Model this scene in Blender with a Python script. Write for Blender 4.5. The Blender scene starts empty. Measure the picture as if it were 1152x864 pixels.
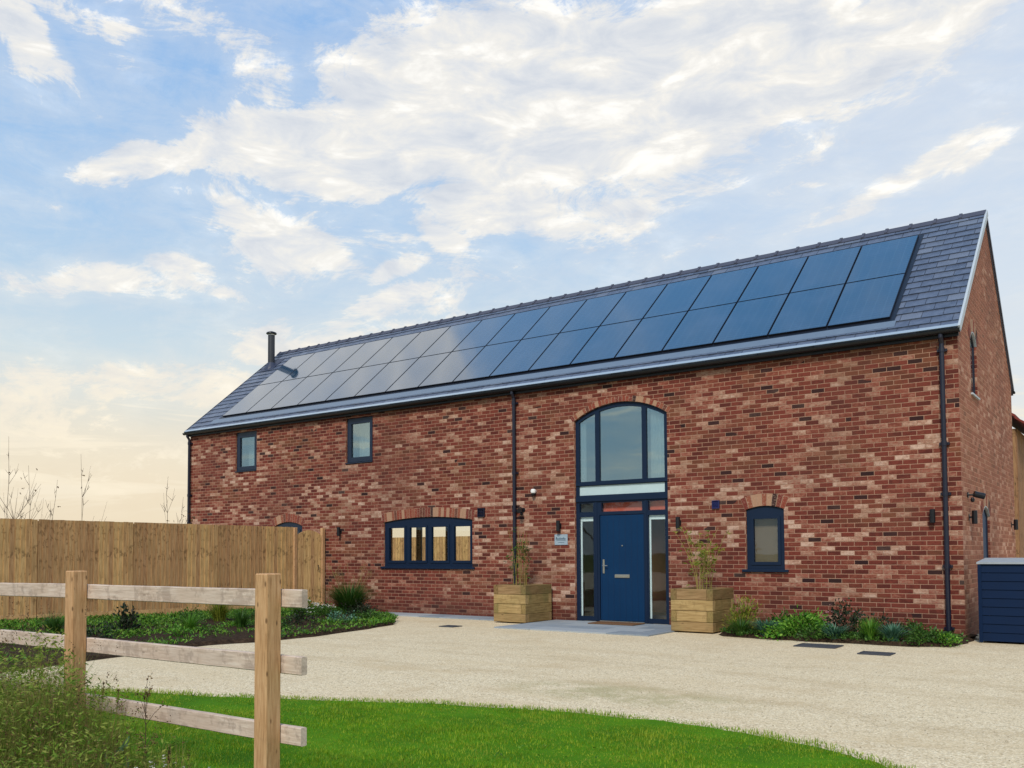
import bpy, math, random
from mathutils import Vector, Matrix
from mathutils.geometry import tessellate_polygon
PI = math.pi
R = math.radians
random.seed(11)
rnd = random.random
uni = random.uniform
C = bpy.data.collections.new('scene_things')
bpy.context.scene.collection.children.link(C)

# ------------------------------------------------------------------ house dimensions
L, D, EAVE, RIDGE = 20.14, 6.63, 5.0, 7.80
TH = math.atan2(RIDGE - EAVE, D / 2)
SL = (D / 2) / math.cos(TH)

# ================================================================== node helpers
class NT:
    def __init__(self, name):
        self.m = bpy.data.materials.new(name); self.m.use_nodes = True
        self.t = self.m.node_tree; self.t.nodes.clear()
        self.out = self.t.nodes.new('ShaderNodeOutputMaterial')
    def n(self, typ, **kw):
        x = self.t.nodes.new(typ)
        for k, v in kw.items(): setattr(x, k, v)
        return x
    def l(self, a, b): self.t.links.new(a, b)
    def setin(self, node, i, v):
        s = node.inputs[i]
        if isinstance(v, bpy.types.NodeSocket): self.l(v, s)
        else: s.default_value = v
    def math(self, op, a, b=0.0, c=0.0, clamp=False):
        x = self.n('ShaderNodeMath', operation=op, use_clamp=clamp)
        self.setin(x, 0, a); self.setin(x, 1, b)
        if op in ('MULTIPLY_ADD', 'SMOOTH_MIN', 'COMPARE'): self.setin(x, 2, c)
        return x.outputs[0]
    def comb(self, a, b, c=0.0):
        x = self.n('ShaderNodeCombineXYZ')
        self.setin(x, 0, a); self.setin(x, 1, b); self.setin(x, 2, c); return x.outputs[0]
    def sep(self, v):
        x = self.n('ShaderNodeSeparateXYZ'); self.l(v, x.inputs[0]); return x.outputs
    def noise(self, vec, scale, detail=4, rough=0.55, dist=0.0):
        x = self.n('ShaderNodeTexNoise'); self.l(vec, x.inputs['Vector'])
        x.inputs['Scale'].default_value = scale; x.inputs['Detail'].default_value = detail
        x.inputs['Roughness'].default_value = rough; x.inputs['Distortion'].default_value = dist
        return x.outputs['Fac']
    def scale(self, vec, s):
        x = self.n('ShaderNodeMapping'); self.l(vec, x.inputs[0]); x.inputs['Scale'].default_value = s
        return x.outputs[0]
    def ramp(self, fac, stops, mode='LINEAR'):
        x = self.n('ShaderNodeValToRGB'); x.color_ramp.interpolation = mode
        cr = x.color_ramp
        while len(cr.elements) < len(stops): cr.elements.new(0.5)
        for e, (p, c) in zip(cr.elements, stops):
            e.position = p; e.color = (c[0], c[1], c[2], 1) if not isinstance(c, (int, float)) else (c, c, c, 1)
        self.setin(x, 0, fac); return x.outputs[0]
    def smooth(self, v, a, b, c=0.0, d=1.0):
        x = self.n('ShaderNodeMapRange', interpolation_type='SMOOTHSTEP')
        self.setin(x, 0, v)
        for i, q in enumerate((a, b, c, d)): x.inputs[i + 1].default_value = q
        return x.outputs[0]
    def mix(self, f, a, b, mode='MIX'):
        x = self.n('ShaderNodeMix', data_type='RGBA', blend_type=mode)
        self.setin(x, 0, f)
        for s, v in ((6, a), (7, b)):
            if isinstance(v, (tuple, list)): x.inputs[s].default_value = (v[0], v[1], v[2], 1)
            else: self.l(v, x.inputs[s])
        return x.outputs[2]
    def bump(self, h, strength=0.5, dist=0.01):
        x = self.n('ShaderNodeBump'); x.inputs['Strength'].default_value = strength
        x.inputs['Distance'].default_value = dist; self.l(h, x.inputs['Height']); return x.outputs[0]
    def pos(self): return self.n('ShaderNodeNewGeometry').outputs['Position']
    def island(self): return self.n('ShaderNodeNewGeometry').outputs['Random Per Island']
    def obj(self): return self.n('ShaderNodeTexCoord').outputs['Object']
    def principled(self, col, rough=0.7, spec=0.3, metal=0.0, normal=None, **kw):
        x = self.n('ShaderNodeBsdfPrincipled')
        if isinstance(col, (tuple, list)): x.inputs['Base Color'].default_value = (col[0], col[1], col[2], 1)
        else: self.l(col, x.inputs['Base Color'])
        self.setin(x, 'Roughness', rough); self.setin(x, 'Specular IOR Level', spec); self.setin(x, 'Metallic', metal)
        if normal is not None: self.l(normal, x.inputs['Normal'])
        for k, v in kw.items(): self.setin(x, k, v)
        return x.outputs[0]
    def done(self, sh): self.l(sh, self.out.inputs[0]); return self.m

def srgb(r, g, b):
    f = lambda c: (c / 255 / 12.92) if c / 255 <= 0.04045 else ((c / 255 + 0.055) / 1.055) ** 2.4
    return (f(r), f(g), f(b))

def simple(name, col, rough=0.5, spec=0.4, metal=0.0, var=0.12, sc=6.0, bump=0.0, coat=0.0):
    t = NT(name); p = t.pos()
    n = t.noise(p, sc, 5, 0.6)
    c = t.mix(t.math('MULTIPLY', n, 1.0), tuple(x * (1 - var) for x in col), tuple(x * (1 + var) for x in col))
    nm = t.bump(t.noise(p, sc * 12, 3), bump, 0.004) if bump else None
    rr = t.math('MULTIPLY_ADD', n, 0.2, rough - 0.1)
    return t.done(t.principled(c, rr, spec, metal, nm, **({'Coat Weight': coat} if coat else {})))

def brick_mat(name, gable_tint=False):
    t = NT(name); g = t.n('ShaderNodeNewGeometry')
    px, py, pz = t.sep(g.outputs['Position']); nx, ny, nz = t.sep(g.outputs['Normal'])
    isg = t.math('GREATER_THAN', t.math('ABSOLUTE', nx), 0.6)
    u = t.math('ADD', t.math('MULTIPLY', px, t.math('SUBTRACT', 1.0, isg)), t.math('MULTIPLY', t.math('ADD', py, 0.1125), isg))
    u = t.math('ADD', u, 40.0)
    # slightly wavy laying, handmade bricks
    wob = t.noise(t.comb(t.math('MULTIPLY', u, 1.0), pz), 5.0, 2)
    z = t.math('MULTIPLY_ADD', t.math('SUBTRACT', wob, 0.5), 0.006, pz)
    rz = t.math('DIVIDE', z, 0.078); row = t.math('FLOOR', rz); fz = t.math('SUBTRACT', rz, row)
    wr = t.n('ShaderNodeTexWhiteNoise', noise_dimensions='1D'); t.l(row, wr.inputs['W'])
    off = t.math('ADD', t.math('MULTIPLY', t.math('MODULO', row, 2.0), 0.5), t.math('MULTIPLY', wr.outputs['Value'], 0.09))
    ru = t.math('ADD', t.math('DIVIDE', u, 0.225), off); col = t.math('FLOOR', ru); fu = t.math('SUBTRACT', ru, col)
    wn = t.n('ShaderNodeTexWhiteNoise', noise_dimensions='3D')
    t.l(t.comb(col, row, isg), wn.inputs['Vector'])
    r1 = wn.outputs['Value']; cr, cg, cb = t.sep(wn.outputs['Color'])
    du = t.math('MULTIPLY', t.math('MINIMUM', fu, t.math('SUBTRACT', 1.0, fu)), 0.225)
    dz = t.math('MULTIPLY', t.math('MINIMUM', fz, t.math('SUBTRACT', 1.0, fz)), 0.078)
    d = t.math('MINIMUM', du, dz)
    fine = t.noise(t.comb(u, t.math('ADD', py, px), pz), 55.0, 4, 0.65)
    d = t.math('ADD', d, t.math('MULTIPLY', t.math('SUBTRACT', fine, 0.5), 0.008))
    brickm = t.smooth(d, 0.0026, 0.0078)
    # regional clusters of pale, smudged bricks
    cl = t.noise(t.comb(t.math('MULTIPLY', u, 0.5), t.math('MULTIPLY', pz, 1.25), isg), 1.5, 4, 0.65)
    cl2 = t.noise(t.comb(t.math('MULTIPLY', u, 0.11), t.math('MULTIPLY', pz, 0.3), 3.0), 1.0, 3, 0.5)
    v = t.math('ADD', t.math('MULTIPLY', cr, 0.98), t.math('MULTIPLY', t.math('SUBTRACT', cl, 0.5), 0.95))
    v = t.math('ADD', v, t.math('MULTIPLY', t.math('SUBTRACT', cl2, 0.5), 0.9))
    v = t.math('ADD', v, -0.105)
    # ragged limewash remains: the colour varies inside each brick too
    sm = t.noise(t.comb(t.math('ADD', u, t.math('MULTIPLY', cb, 3.0)), t.math('MULTIPLY', pz, 1.6), cg), 11.0, 5, 0.72)
    v = t.math('ADD', v, t.math('MULTIPLY', t.math('SUBTRACT', sm, 0.5), 1.0))
    col_ = t.ramp(v, [(0.0, srgb(96, 44, 36)), (0.22, srgb(124, 58, 46)), (0.44, srgb(114, 56, 44)), (0.56, srgb(132, 74, 58)),
                      (0.64, srgb(146, 90, 74)), (0.74, srgb(152, 110, 92)), (0.86, srgb(170, 134, 114)), (1.0, srgb(188, 158, 140))], 'LINEAR')
    smd = t.math('MULTIPLY', t.smooth(t.noise(t.comb(u, pz, cb), 23.0, 3), 0.52, 0.68), 0.35)
    col_ = t.mix(smd, col_, srgb(86, 38, 32))
    tanp = t.smooth(t.noise(t.comb(t.math('MULTIPLY', u, 0.5), pz, 9.0), 1.1, 4), 0.45, 0.65)
    och = t.math('MULTIPLY', t.math('MULTIPLY', t.math('GREATER_THAN', cb, 0.45), 0.5), tanp)
    col_ = t.mix(och, col_, srgb(118, 80, 54))
    dark = t.math('MULTIPLY', t.math('GREATER_THAN', cg, t.math('MULTIPLY_ADD', t.noise(t.comb(u, pz), 0.8, 2), -0.10, 1.018)), 0.9)
    col_ = t.mix(dark, col_, srgb(30, 22, 26))
    col_ = t.mix(t.math('MULTIPLY', t.smooth(fine, 0.3, 0.7), 0.18), col_, srgb(60, 34, 30))
    hsv = t.n('ShaderNodeHueSaturation'); t.l(col_, hsv.inputs['Color'])
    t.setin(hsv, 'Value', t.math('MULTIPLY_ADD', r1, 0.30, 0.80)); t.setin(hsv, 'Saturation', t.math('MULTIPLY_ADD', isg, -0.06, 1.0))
    mort = t.mix(fine, srgb(152, 112, 92), srgb(186, 148, 124))
    c = t.mix(brickm, mort, hsv.outputs[0])
    c = t.mix(t.math('MULTIPLY', isg, 0.30), c, srgb(206, 140, 104))  # orange-tan gable tone, also lightened in colour to offset its weaker sun
    # darker towards the ground
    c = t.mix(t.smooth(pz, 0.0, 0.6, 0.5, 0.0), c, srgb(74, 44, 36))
    weather = t.noise(g.outputs['Position'], 0.45, 4, 0.6)
    c = t.mix(t.smooth(weather, 0.38, 0.7, 0.0, 0.32), c, srgb(90, 56, 48))
    h = t.math('ADD', brickm, t.math('MULTIPLY', fine, 0.5))
    h = t.math('ADD', h, t.math('MULTIPLY', r1, 0.35))
    return t.done(t.principled(c, 0.88, 0.22, 0.0, t.bump(h, 0.75, 0.008)))

def arch_brick_mat():
    t = NT('arch_brick'); i = t.island(); p = t.pos()
    c = t.ramp(i, [(0.0, srgb(126, 60, 46)), (0.25, srgb(108, 50, 42)), (0.45, srgb(132, 76, 58)), (0.62, srgb(96, 54, 44)), (0.74, srgb(160, 124, 100)), (0.93, srgb(60, 40, 38))], 'CONSTANT')
    f = t.noise(p, 40, 4, 0.7)
    c = t.mix(t.smooth(f, 0.5, 0.7, 0, 0.5), c, srgb(190, 160, 138))
    return t.done(t.principled(c, 0.88, 0.2, 0, t.bump(f, 0.6, 0.006)))

def slate_mat():
    t = NT('slate'); i = t.island(); p = t.pos()
    c = t.ramp(i, [(0.0, srgb(62, 70, 88)), (0.4, srgb(80, 90, 110)), (0.7, srgb(70, 80, 100)), (1.0, srgb(100, 108, 124))])
    n = t.noise(p, 9, 5, 0.65)
    c = t.mix(t.smooth(n, 0.35, 0.75, 0, 0.4), c, srgb(112, 122, 142))
    r = t.math('MULTIPLY_ADD', i, 0.18, 0.34)
    return t.done(t.principled(c, r, 0.5, 0, t.bump(t.noise(p, 60, 4, 0.6), 0.25, 0.003)))

def panel_mat():
    t = NT('solar_glass'); o = t.pos()
    px, py, pz = t.sep(o)
    g = t.math('FRACT', t.math('MULTIPLY', pz, 18.0))
    line = t.math('LESS_THAN', g, 0.10)
    gx = t.math('FRACT', t.math('DIVIDE', px, 0.174)); linex = t.math('LESS_THAN', gx, 0.035)
    ln = t.math('MAXIMUM', line, linex)
    c = t.mix(t.math('MULTIPLY', ln, 0.45), srgb(14, 56, 84), srgb(76, 110, 134))
    dirt = t.noise(o, 1.6, 4, 0.6)
    c = t.mix(t.smooth(dirt, 0.4, 0.8, 0.0, 0.25), c, srgb(70, 90, 116))
    x = t.principled(c, t.math('MULTIPLY_ADD', dirt, 0.08, 0.05), 0.75, 0.0, t.bump(t.noise(o, 1.4, 2), 0.03, 0.02), **{'Coat Weight': 1.0, 'Coat Roughness': 0.05})
    return t.done(x)

def glass_mat(name, refl, tint=(0.9, 0.95, 0.96), wav=0.02, gcol=(0.85, 0.95, 1.0)):
    t = NT(name)
    tr = t.n('ShaderNodeBsdfTransparent'); tr.inputs[0].default_value = (*tint, 1)
    gl = t.n('ShaderNodeBsdfGlossy'); gl.inputs['Roughness'].default_value = 0.015; gl.inputs['Color'].default_value = (*gcol, 1)
    t.l(t.bump(t.noise(t.pos(), 1.3, 2), wav, 0.05), gl.inputs['Normal'])
    ge = t.n('ShaderNodeNewGeometry'); dt = t.n('ShaderNodeVectorMath', operation='DOT_PRODUCT'); t.l(ge.outputs['Incoming'], dt.inputs[0]); t.l(ge.outputs['Normal'], dt.inputs[1])
    fr = t.math('POWER', t.math('SUBTRACT', 1.0, t.math('ABSOLUTE', dt.outputs['Value'])), 5.0)
    f = t.math('ADD', t.math('MULTIPLY_ADD', fr, 0.9, 0.04), refl, clamp=True)
    mx = t.n('ShaderNodeMixShader'); t.l(f, mx.inputs[0]); t.l(tr.outputs[0], mx.inputs[1]); t.l(gl.outputs[0], mx.inputs[2])
    return t.done(mx.outputs[0])

def wood_mat(name, base, dark, pale, axis='z', sc=1.0, green=0.0, knots=True, grey=0.0, stains=False):
    """sawn softwood: long grain along axis, knots, boards differ per island"""
    t = NT(name); o = t.obj(); i = t.island()
    st = {'z': (14, 14, 1.1), 'x': (1.1, 14, 14), 'y': (14, 1.1, 14)}[axis]
    st = tuple(s * sc for s in st)
    off = t.n('ShaderNodeVectorMath', operation='ADD'); t.l(o, off.inputs[0])
    t.l(t.comb(t.math('MULTIPLY', i, 31.0), t.math('MULTIPLY', i, 17.0), t.math('MULTIPLY', i, 23.0)), off.inputs[1])
    v = off.outputs[0]
    g = t.noise(t.scale(v, st), 3.0, 6, 0.62, 0.35)
    c = t.ramp(g, [(0.25, dark), (0.5, base), (0.78, pale)])
    hs = t.n('ShaderNodeHueSaturation'); t.l(c, hs.inputs['Color'])
    t.setin(hs, 'Value', t.math('MULTIPLY_ADD', i, 0.42, 0.78)); t.setin(hs, 'Hue', t.math('MULTIPLY_ADD', i, 0.016, 0.492))
    c = hs.outputs[0]
    if knots:
        kv = {'z': (5.5, 5.5, 2.2), 'x': (2.2, 5.5, 5.5), 'y': (5.5, 2.2, 5.5)}[axis]
        vo = t.n('ShaderNodeTexVoronoi'); t.l(t.scale(v, tuple(k * sc for k in kv)), vo.inputs['Vector']); vo.inputs['Scale'].default_value = 1.6
        k = t.smooth(vo.outputs['Distance'], 0.05, 0.15, 0.8, 0.0)
        c = t.mix(k, c, tuple(x * 0.3 for x in dark))
        kx, ky, kz = t.sep(o)
        band = t.noise(t.comb(t.math('MULTIPLY', t.math('ADD', kx, ky), 0.35), t.math('MULTIPLY', kz, 3.2), 4.0), 1.2, 3, 0.6)
        kn = t.noise(t.scale(v, (15, 15, 9)), 1.0, 3, 0.6)
        c = t.mix(t.math('MULTIPLY', t.smooth(band, 0.46, 0.58, 0.0, (0.55 if axis == 'z' and sc < 1 else 0.2)), t.smooth(kn, 0.53, 0.62)), c, tuple(x * 0.4 for x in dark))
    big = t.noise(v, 1.2, 4, 0.6)
    c = t.mix(t.smooth(big, 0.42, 0.75, 0, 0.35), c, tuple(x * 0.6 for x in base))
    if green:
        c = t.mix(t.smooth(t.noise(t.pos(), 2.2, 4, 0.6), 0.45, 0.7, 0, green), c, srgb(104, 104, 62))
    if grey:
        c = t.mix(t.smooth(t.noise(t.scale(v, st), 0.8, 4, 0.6), 0.3, 0.7, grey * 0.5, grey), c, srgb(176, 166, 156))
    if stains:      # saw marks and water stains across the face
        sx, sy, sz = t.sep(t.pos())
        a_ = t.noise(t.comb(t.math('ADD', sx, t.math('MULTIPLY', sz, 0.12)), t.math('MULTIPLY', sz, 0.8), 0.0), 7.0, 4, 0.75)
        c = t.mix(t.smooth(a_, 0.50, 0.60, 0.0, 0.42), c, srgb(128, 110, 100))
        b_ = t.noise(t.comb(sx, t.math('MULTIPLY', sz, 0.3), 7.0), 3.0, 2, 0.5)
        c = t.mix(t.smooth(b_, 0.45, 0.62, 0.0, 0.25), c, srgb(178, 152, 130))
    return t.done(t.principled(c, 0.82, 0.22, 0, t.bump(g, 0.4, 0.004)))

def gravel_mat():
    t = NT('gravel'); p = t.pos()
    vo = t.n('ShaderNodeTexVoronoi'); t.l(p, vo.inputs['Vector']); vo.inputs['Scale'].default_value = 75
    vo2 = t.n('ShaderNodeTexVoronoi'); t.l(p, vo2.inputs['Vector']); vo2.inputs['Scale'].default_value = 33
    cr, cg, cb = t.sep(vo.outputs['Color']); c2r, c2g, c2b = t.sep(vo2.outputs['Color'])
    c = t.ramp(cr, [(0.0, srgb(178, 160, 128)), (0.15, srgb(216, 196, 160)), (0.6, srgb(231, 212, 176)), (0.9, srgb(244, 229, 198))])
    c = t.mix(t.math('MULTIPLY', t.smooth(c2r, 0.88, 1.0), 0.35), c, srgb(132, 116, 92))
    c = t.mix(t.smooth(vo.outputs['Distance'], 0.3, 0.75, 0.0, 0.35), c, srgb(132, 118, 94))
    px, py, pz = t.sep(p)
    tr = t.noise(t.scale(p, (0.35, 1.6, 1)), 1.0, 5, 0.62, 0.6)
    c = t.mix(t.smooth(tr, 0.42, 0.68, 0.0, 0.38), c, srgb(202, 180, 142))
    blot = t.noise(p, 0.9, 5, 0.65)
    c = t.mix(t.smooth(blot, 0.5, 0.72, 0.0, 0.45), c, srgb(190, 166, 128))
    mid = t.noise(p, 7.0, 5, 0.7)
    c = t.mix(t.smooth(mid, 0.4, 0.75, 0.0, 0.2), c, srgb(176, 154, 120))
    # wheel tracks: finer, darker bands sweeping along the drive
    dtr = t.math('ADD', py, t.math('MULTIPLY', t.math('POWER', t.math('ABSOLUTE', t.math('ADD', px, 4.0)), 1.6), 0.05))
    dtr = t.math('ADD', dtr, t.math('MULTIPLY', t.noise(p, 0.5, 3), 0.9))
    for o_ in (5.1, 6.65, 4.1):
        tk_ = t.smooth(t.math('ABSOLUTE', t.math('ADD', dtr, o_)), 0.05, 0.34, 0.30, 0.0)
        c = t.mix(t.math('MULTIPLY', tk_, t.smooth(t.noise(t.scale(p, (0.8, 3, 1)), 1.4, 4), 0.35, 0.62)), c, srgb(176, 154, 118))
    # a damp, mossy patch near the lawn
    vm = t.n('ShaderNodeMapping'); t.l(p, vm.inputs[0]); vm.inputs['Location'].default_value = (1.9, 7.75, 0)
    vm2 = t.n('ShaderNodeVectorMath', operation='LENGTH'); t.l(t.scale(vm.outputs[0], (0.55, 1.3, 0)), vm2.inputs[0])
    pm = t.math('MULTIPLY', t.smooth(vm2.outputs['Value'], 0.25, 1.0, 1.0, 0.0), t.smooth(t.noise(p, 2.5, 4), 0.35, 0.6))
    c = t.mix(t.math('MULTIPLY', pm, 0.55), c, srgb(150, 142, 96))
    h = t.math('ADD', t.math('MULTIPLY', vo.outputs['Distance'], -1.0), t.math('MULTIPLY', t.noise(p, 3.0, 4), 1.5))
    return t.done(t.principled(c, 0.92, 0.15, 0, t.bump(h, 0.4, 0.010)))

def soil_mat():
    t = NT('soil'); p = t.pos(); n = t.noise(p, 14, 6, 0.7)
    c = t.ramp(n, [(0.3, srgb(34, 26, 20)), (0.55, srgb(62, 48, 36)), (0.8, srgb(98, 80, 62))])
    return t.done(t.principled(c, 0.95, 0.1, 0, t.bump(n, 0.9, 0.04)))

def lawn_mat():
    t = NT('lawn_base'); p = t.pos(); n = t.noise(p, 1.3, 5, 0.6); f = t.noise(p, 60, 3, 0.7)
    c = t.ramp(n, [(0.3, srgb(66, 116, 8)), (0.6, srgb(90, 142, 14)), (0.8, srgb(124, 156, 36))])
    c = t.mix(t.math('MULTIPLY', f, 0.5), c, srgb(30, 58, 12))
    return t.done(t.principled(c, 0.9, 0.1, 0, t.bump(f, 0.8, 0.02)))

def leaf_mat(name, cols, rough=0.55, trans=0.25, patch=0.0, patchcol=None):
    t = NT(name); i = t.island(); p = t.pos()
    c = t.ramp(i, [(k / (len(cols) - 1), q) for k, q in enumerate(cols)])
    if patch: c = t.mix(t.smooth(t.noise(p, 1.1, 5, 0.65), 0.42, 0.72, 0, patch), c, patchcol)
    n = t.noise(p, 6, 3)
    c = t.mix(t.math('MULTIPLY', t.smooth(n, 0.35, 0.7), 0.35), c, tuple(x * 0.45 for x in cols[0]))
    a = t.principled(c, rough, 0.3)
    b = t.n('ShaderNodeBsdfTranslucent'); t.l(c, b.inputs[0])
    mx = t.n('ShaderNodeMixShader'); mx.inputs[0].default_value = trans
    t.l(a, mx.inputs[1]); t.l(b.outputs[0], mx.inputs[2])
    return t.done(mx.outputs[0])

def paving_mat():
    t = NT('paving_slab'); p = t.pos(); i = t.island(); n = t.noise(p, 8, 5, 0.65)
    c = t.ramp(i, [(0, srgb(118, 128, 138)), (0.5, srgb(138, 147, 155)), (1, srgb(156, 162, 166))])
    c = t.mix(t.smooth(n, 0.4, 0.75, 0, 0.4), c, srgb(168, 166, 156))
    return t.done(t.principled(c, 0.7, 0.3, 0, t.bump(n, 0.2, 0.003)))

def door_mat():
    t = NT('door_paint'); p = t.pos(); px, py, pz = t.sep(p)
    c = t.mix(t.noise(p, 2.0, 4), srgb(0, 40, 74), srgb(0, 47, 84))
    g = t.math('FRACT', t.math('DIVIDE', t.math('ADD', px, 6.56), 0.133))
    gr = t.smooth(t.math('ABSOLUTE', t.math('SUBTRACT', g, 0.5)), 0.44, 0.5, 0.0, 1.0)
    c = t.mix(t.math('MULTIPLY', gr, 0.55), c, srgb(8, 32, 66))
    h = t.math('ADD', t.math('MULTIPLY', gr, -1.0), t.math('MULTIPLY', t.noise(t.scale(p, (30, 1, 2)), 3.0, 4), 0.12))
    return t.done(t.principled(c, 0.5, 0.22, 0, t.bump(h, 0.5, 0.006)))

M = dict(
    brick=brick_mat('weathered_brick'), arch=arch_brick_mat(), slate=slate_mat(), solar=panel_mat(),
    frame=simple('window_frame_paint', srgb(20, 33, 54), 0.42, 0.45, var=0.08, sc=3),
    frame_b=simple('blue_frame_paint', srgb(8, 29, 54), 0.5, 0.28, var=0.1, sc=3),
    black=simple('black_plastic', srgb(17, 18, 24), 0.42, 0.4, var=0.2, sc=8),
    pipe=simple('downpipe_paint', srgb(20, 22, 40), 0.38, 0.5, var=0.2, sc=4),
    panelframe=simple('panel_frame', srgb(20, 24, 36), 0.4, 0.5, 0.3),
    verge=simple('verge_trim', srgb(176, 184, 190), 0.5, 0.4, var=0.08),
    ridge=simple('ridge_tile_clay', srgb(70, 72, 86), 0.6, 0.35, var=0.25, sc=5, bump=0.3),
    plaster=simple('interior_plaster', (0.50, 0.49, 0.46), 0.9, 0.1, var=0.06, sc=1),
    darkwall=simple('hall_wall', (0.50, 0.20, 0.13), 0.9, 0.1, var=0.3, sc=3),
    floor=simple('interior_floor', (0.20, 0.15, 0.10), 0.5, 0.3, var=0.15, sc=2),
    mortar=simple('mortar', srgb(160, 134, 114), 0.95, 0.1, var=0.2, sc=30, bump=0.4),
    glass_up=glass_mat('reflective_glazing', 0.30, (0.72, 0.78, 0.78), 0.02, (0.66, 0.82, 0.88)), glass_low=glass_mat('clear_glazing', 0.0, (0.99, 0.99, 0.97)), glass_side=glass_mat('side_glazing', 0.0),
    white=simple('white_plastic', (0.78, 0.78, 0.76), 0.45, 0.4, var=0.05),
    band=simple('frosted_panel', srgb(176, 196, 200), 0.25, 0.5, var=0.10, sc=5),
    curtain=simple('curtain_cloth', (0.85, 0.86, 0.85), 0.9, 0.1, var=0.1, sc=3),
    chrome=simple('satin_metal', srgb(190, 184, 172), 0.3, 0.5, 0.9, var=0.1),
    sign=simple('sign_plate', srgb(150, 166, 178), 0.35, 0.5, 0.1, var=0.12, sc=14),
    sign_ink=simple('sign_lettering', srgb(44, 74, 96), 0.5, 0.3),
    door=door_mat(), paving=paving_mat(),
    mat=simple('coir', srgb(112, 84, 62), 0.95, 0.05, var=0.35, sc=40, bump=0.8),
    cover=simple('cast_iron', srgb(72, 74, 80), 0.7, 0.3, 0.2, var=0.4, sc=30, bump=0.6),
    closeboard=wood_mat('fence_board', srgb(184, 146, 100), srgb(138, 102, 64), srgb(208, 174, 126), 'z', 0.9, 0.10),
    sleeper=wood_mat('sleeper_timber', srgb(152, 124, 84), srgb(112, 86, 54), srgb(176, 148, 106), 'x', 0.9, 0.22),
    post=wood_mat('post_timber', srgb(186, 144, 104), srgb(146, 106, 70), srgb(208, 170, 130), 'z', 2.2, 0.0, True),
    rail=wood_mat('rail_timber', srgb(206, 182, 164), srgb(160, 134, 116), srgb(230, 214, 200), 'x', 2.0, 0.0, True, 0.35, True),
    cladding=wood_mat('timber_cladding', srgb(142, 106, 76), srgb(104, 74, 50), srgb(164, 128, 94), 'z', 0.8),
    tile=simple('clay_tile', srgb(122, 54, 46), 0.8, 0.2, var=0.3, sc=14, bump=0.6),
    store=simple('store_paint', srgb(4, 28, 58), 0.6, 0.15, var=0.2, sc=5, bump=0.15),
    store_top=simple('store_lid_felt', srgb(150, 156, 162), 0.8, 0.2, var=0.2, sc=12, bump=0.3),
    gravel=gravel_mat(), soil=soil_mat(), lawn=lawn_mat(),
    field=simple('field_grass', srgb(72, 96, 40), 0.95, 0.05, var=0.4, sc=0.6),
    blade=leaf_mat('lawn_blade', [srgb(82, 122, 8), srgb(110, 152, 12), srgb(138, 170, 20), srgb(176, 186, 56)], 0.6, 0.35, 0.75, srgb(170, 178, 56)),
    weed=leaf_mat('weed_leaf', [srgb(82, 116, 30), srgb(112, 146, 44), srgb(142, 166, 64), srgb(172, 172, 92)], 0.7, 0.4, 0.5, srgb(158, 138, 78)),
    straw=leaf_mat('straw_stem', [srgb(132, 112, 66), srgb(172, 152, 98), srgb(104, 98, 52)], 0.8, 0.2),
    seed=leaf_mat('seed_head', [srgb(66, 46, 36), srgb(96, 70, 48), srgb(128, 104, 66)], 0.9, 0.1),
    bright=leaf_mat('bright_leaf', [srgb(54, 104, 26), srgb(80, 136, 34), srgb(104, 156, 48), srgb(140, 176, 70)]),
    cover_leaf=leaf_mat('cover_leaf', [srgb(42, 76, 20), srgb(70, 122, 28), srgb(98, 152, 38), srgb(134, 164, 62)], patch=.6, patchcol=srgb(48, 74, 26)),
    mid=leaf_mat('mid_leaf', [srgb(40, 74, 24), srgb(58, 98, 32), srgb(86, 120, 44)]),
    darkl=leaf_mat('dark_leaf', [srgb(22, 38, 26), srgb(34, 54, 34), srgb(50, 66, 38), srgb(58, 44, 40)]),
    yell=leaf_mat('yellow_green_leaf', [srgb(86, 102, 30), srgb(122, 136, 40), srgb(158, 158, 58)]),
    teal=leaf_mat('blue_green_leaf', [srgb(50, 92, 70), srgb(84, 130, 104), srgb(116, 156, 130)]),
    whitef=leaf_mat('white_petal', [srgb(200, 200, 190), srgb(225, 224, 214), srgb(240, 238, 230)]),
    pinkf=leaf_mat('pink_petal', [srgb(190, 130, 140), srgb(214, 170, 172)]),
    cane=leaf_mat('bamboo_cane', [srgb(132, 116, 60), srgb(156, 138, 78), srgb(112, 108, 52)], 0.5, 0.0),
    twig=simple('twig_bark', srgb(74, 60, 50), 0.9, 0.1, var=0.2),
    stone=leaf_mat('loose_stone', [srgb(150, 134, 108), srgb(206, 194, 166), srgb(226, 216, 194)], 0.9, 0.0),
)

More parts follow.
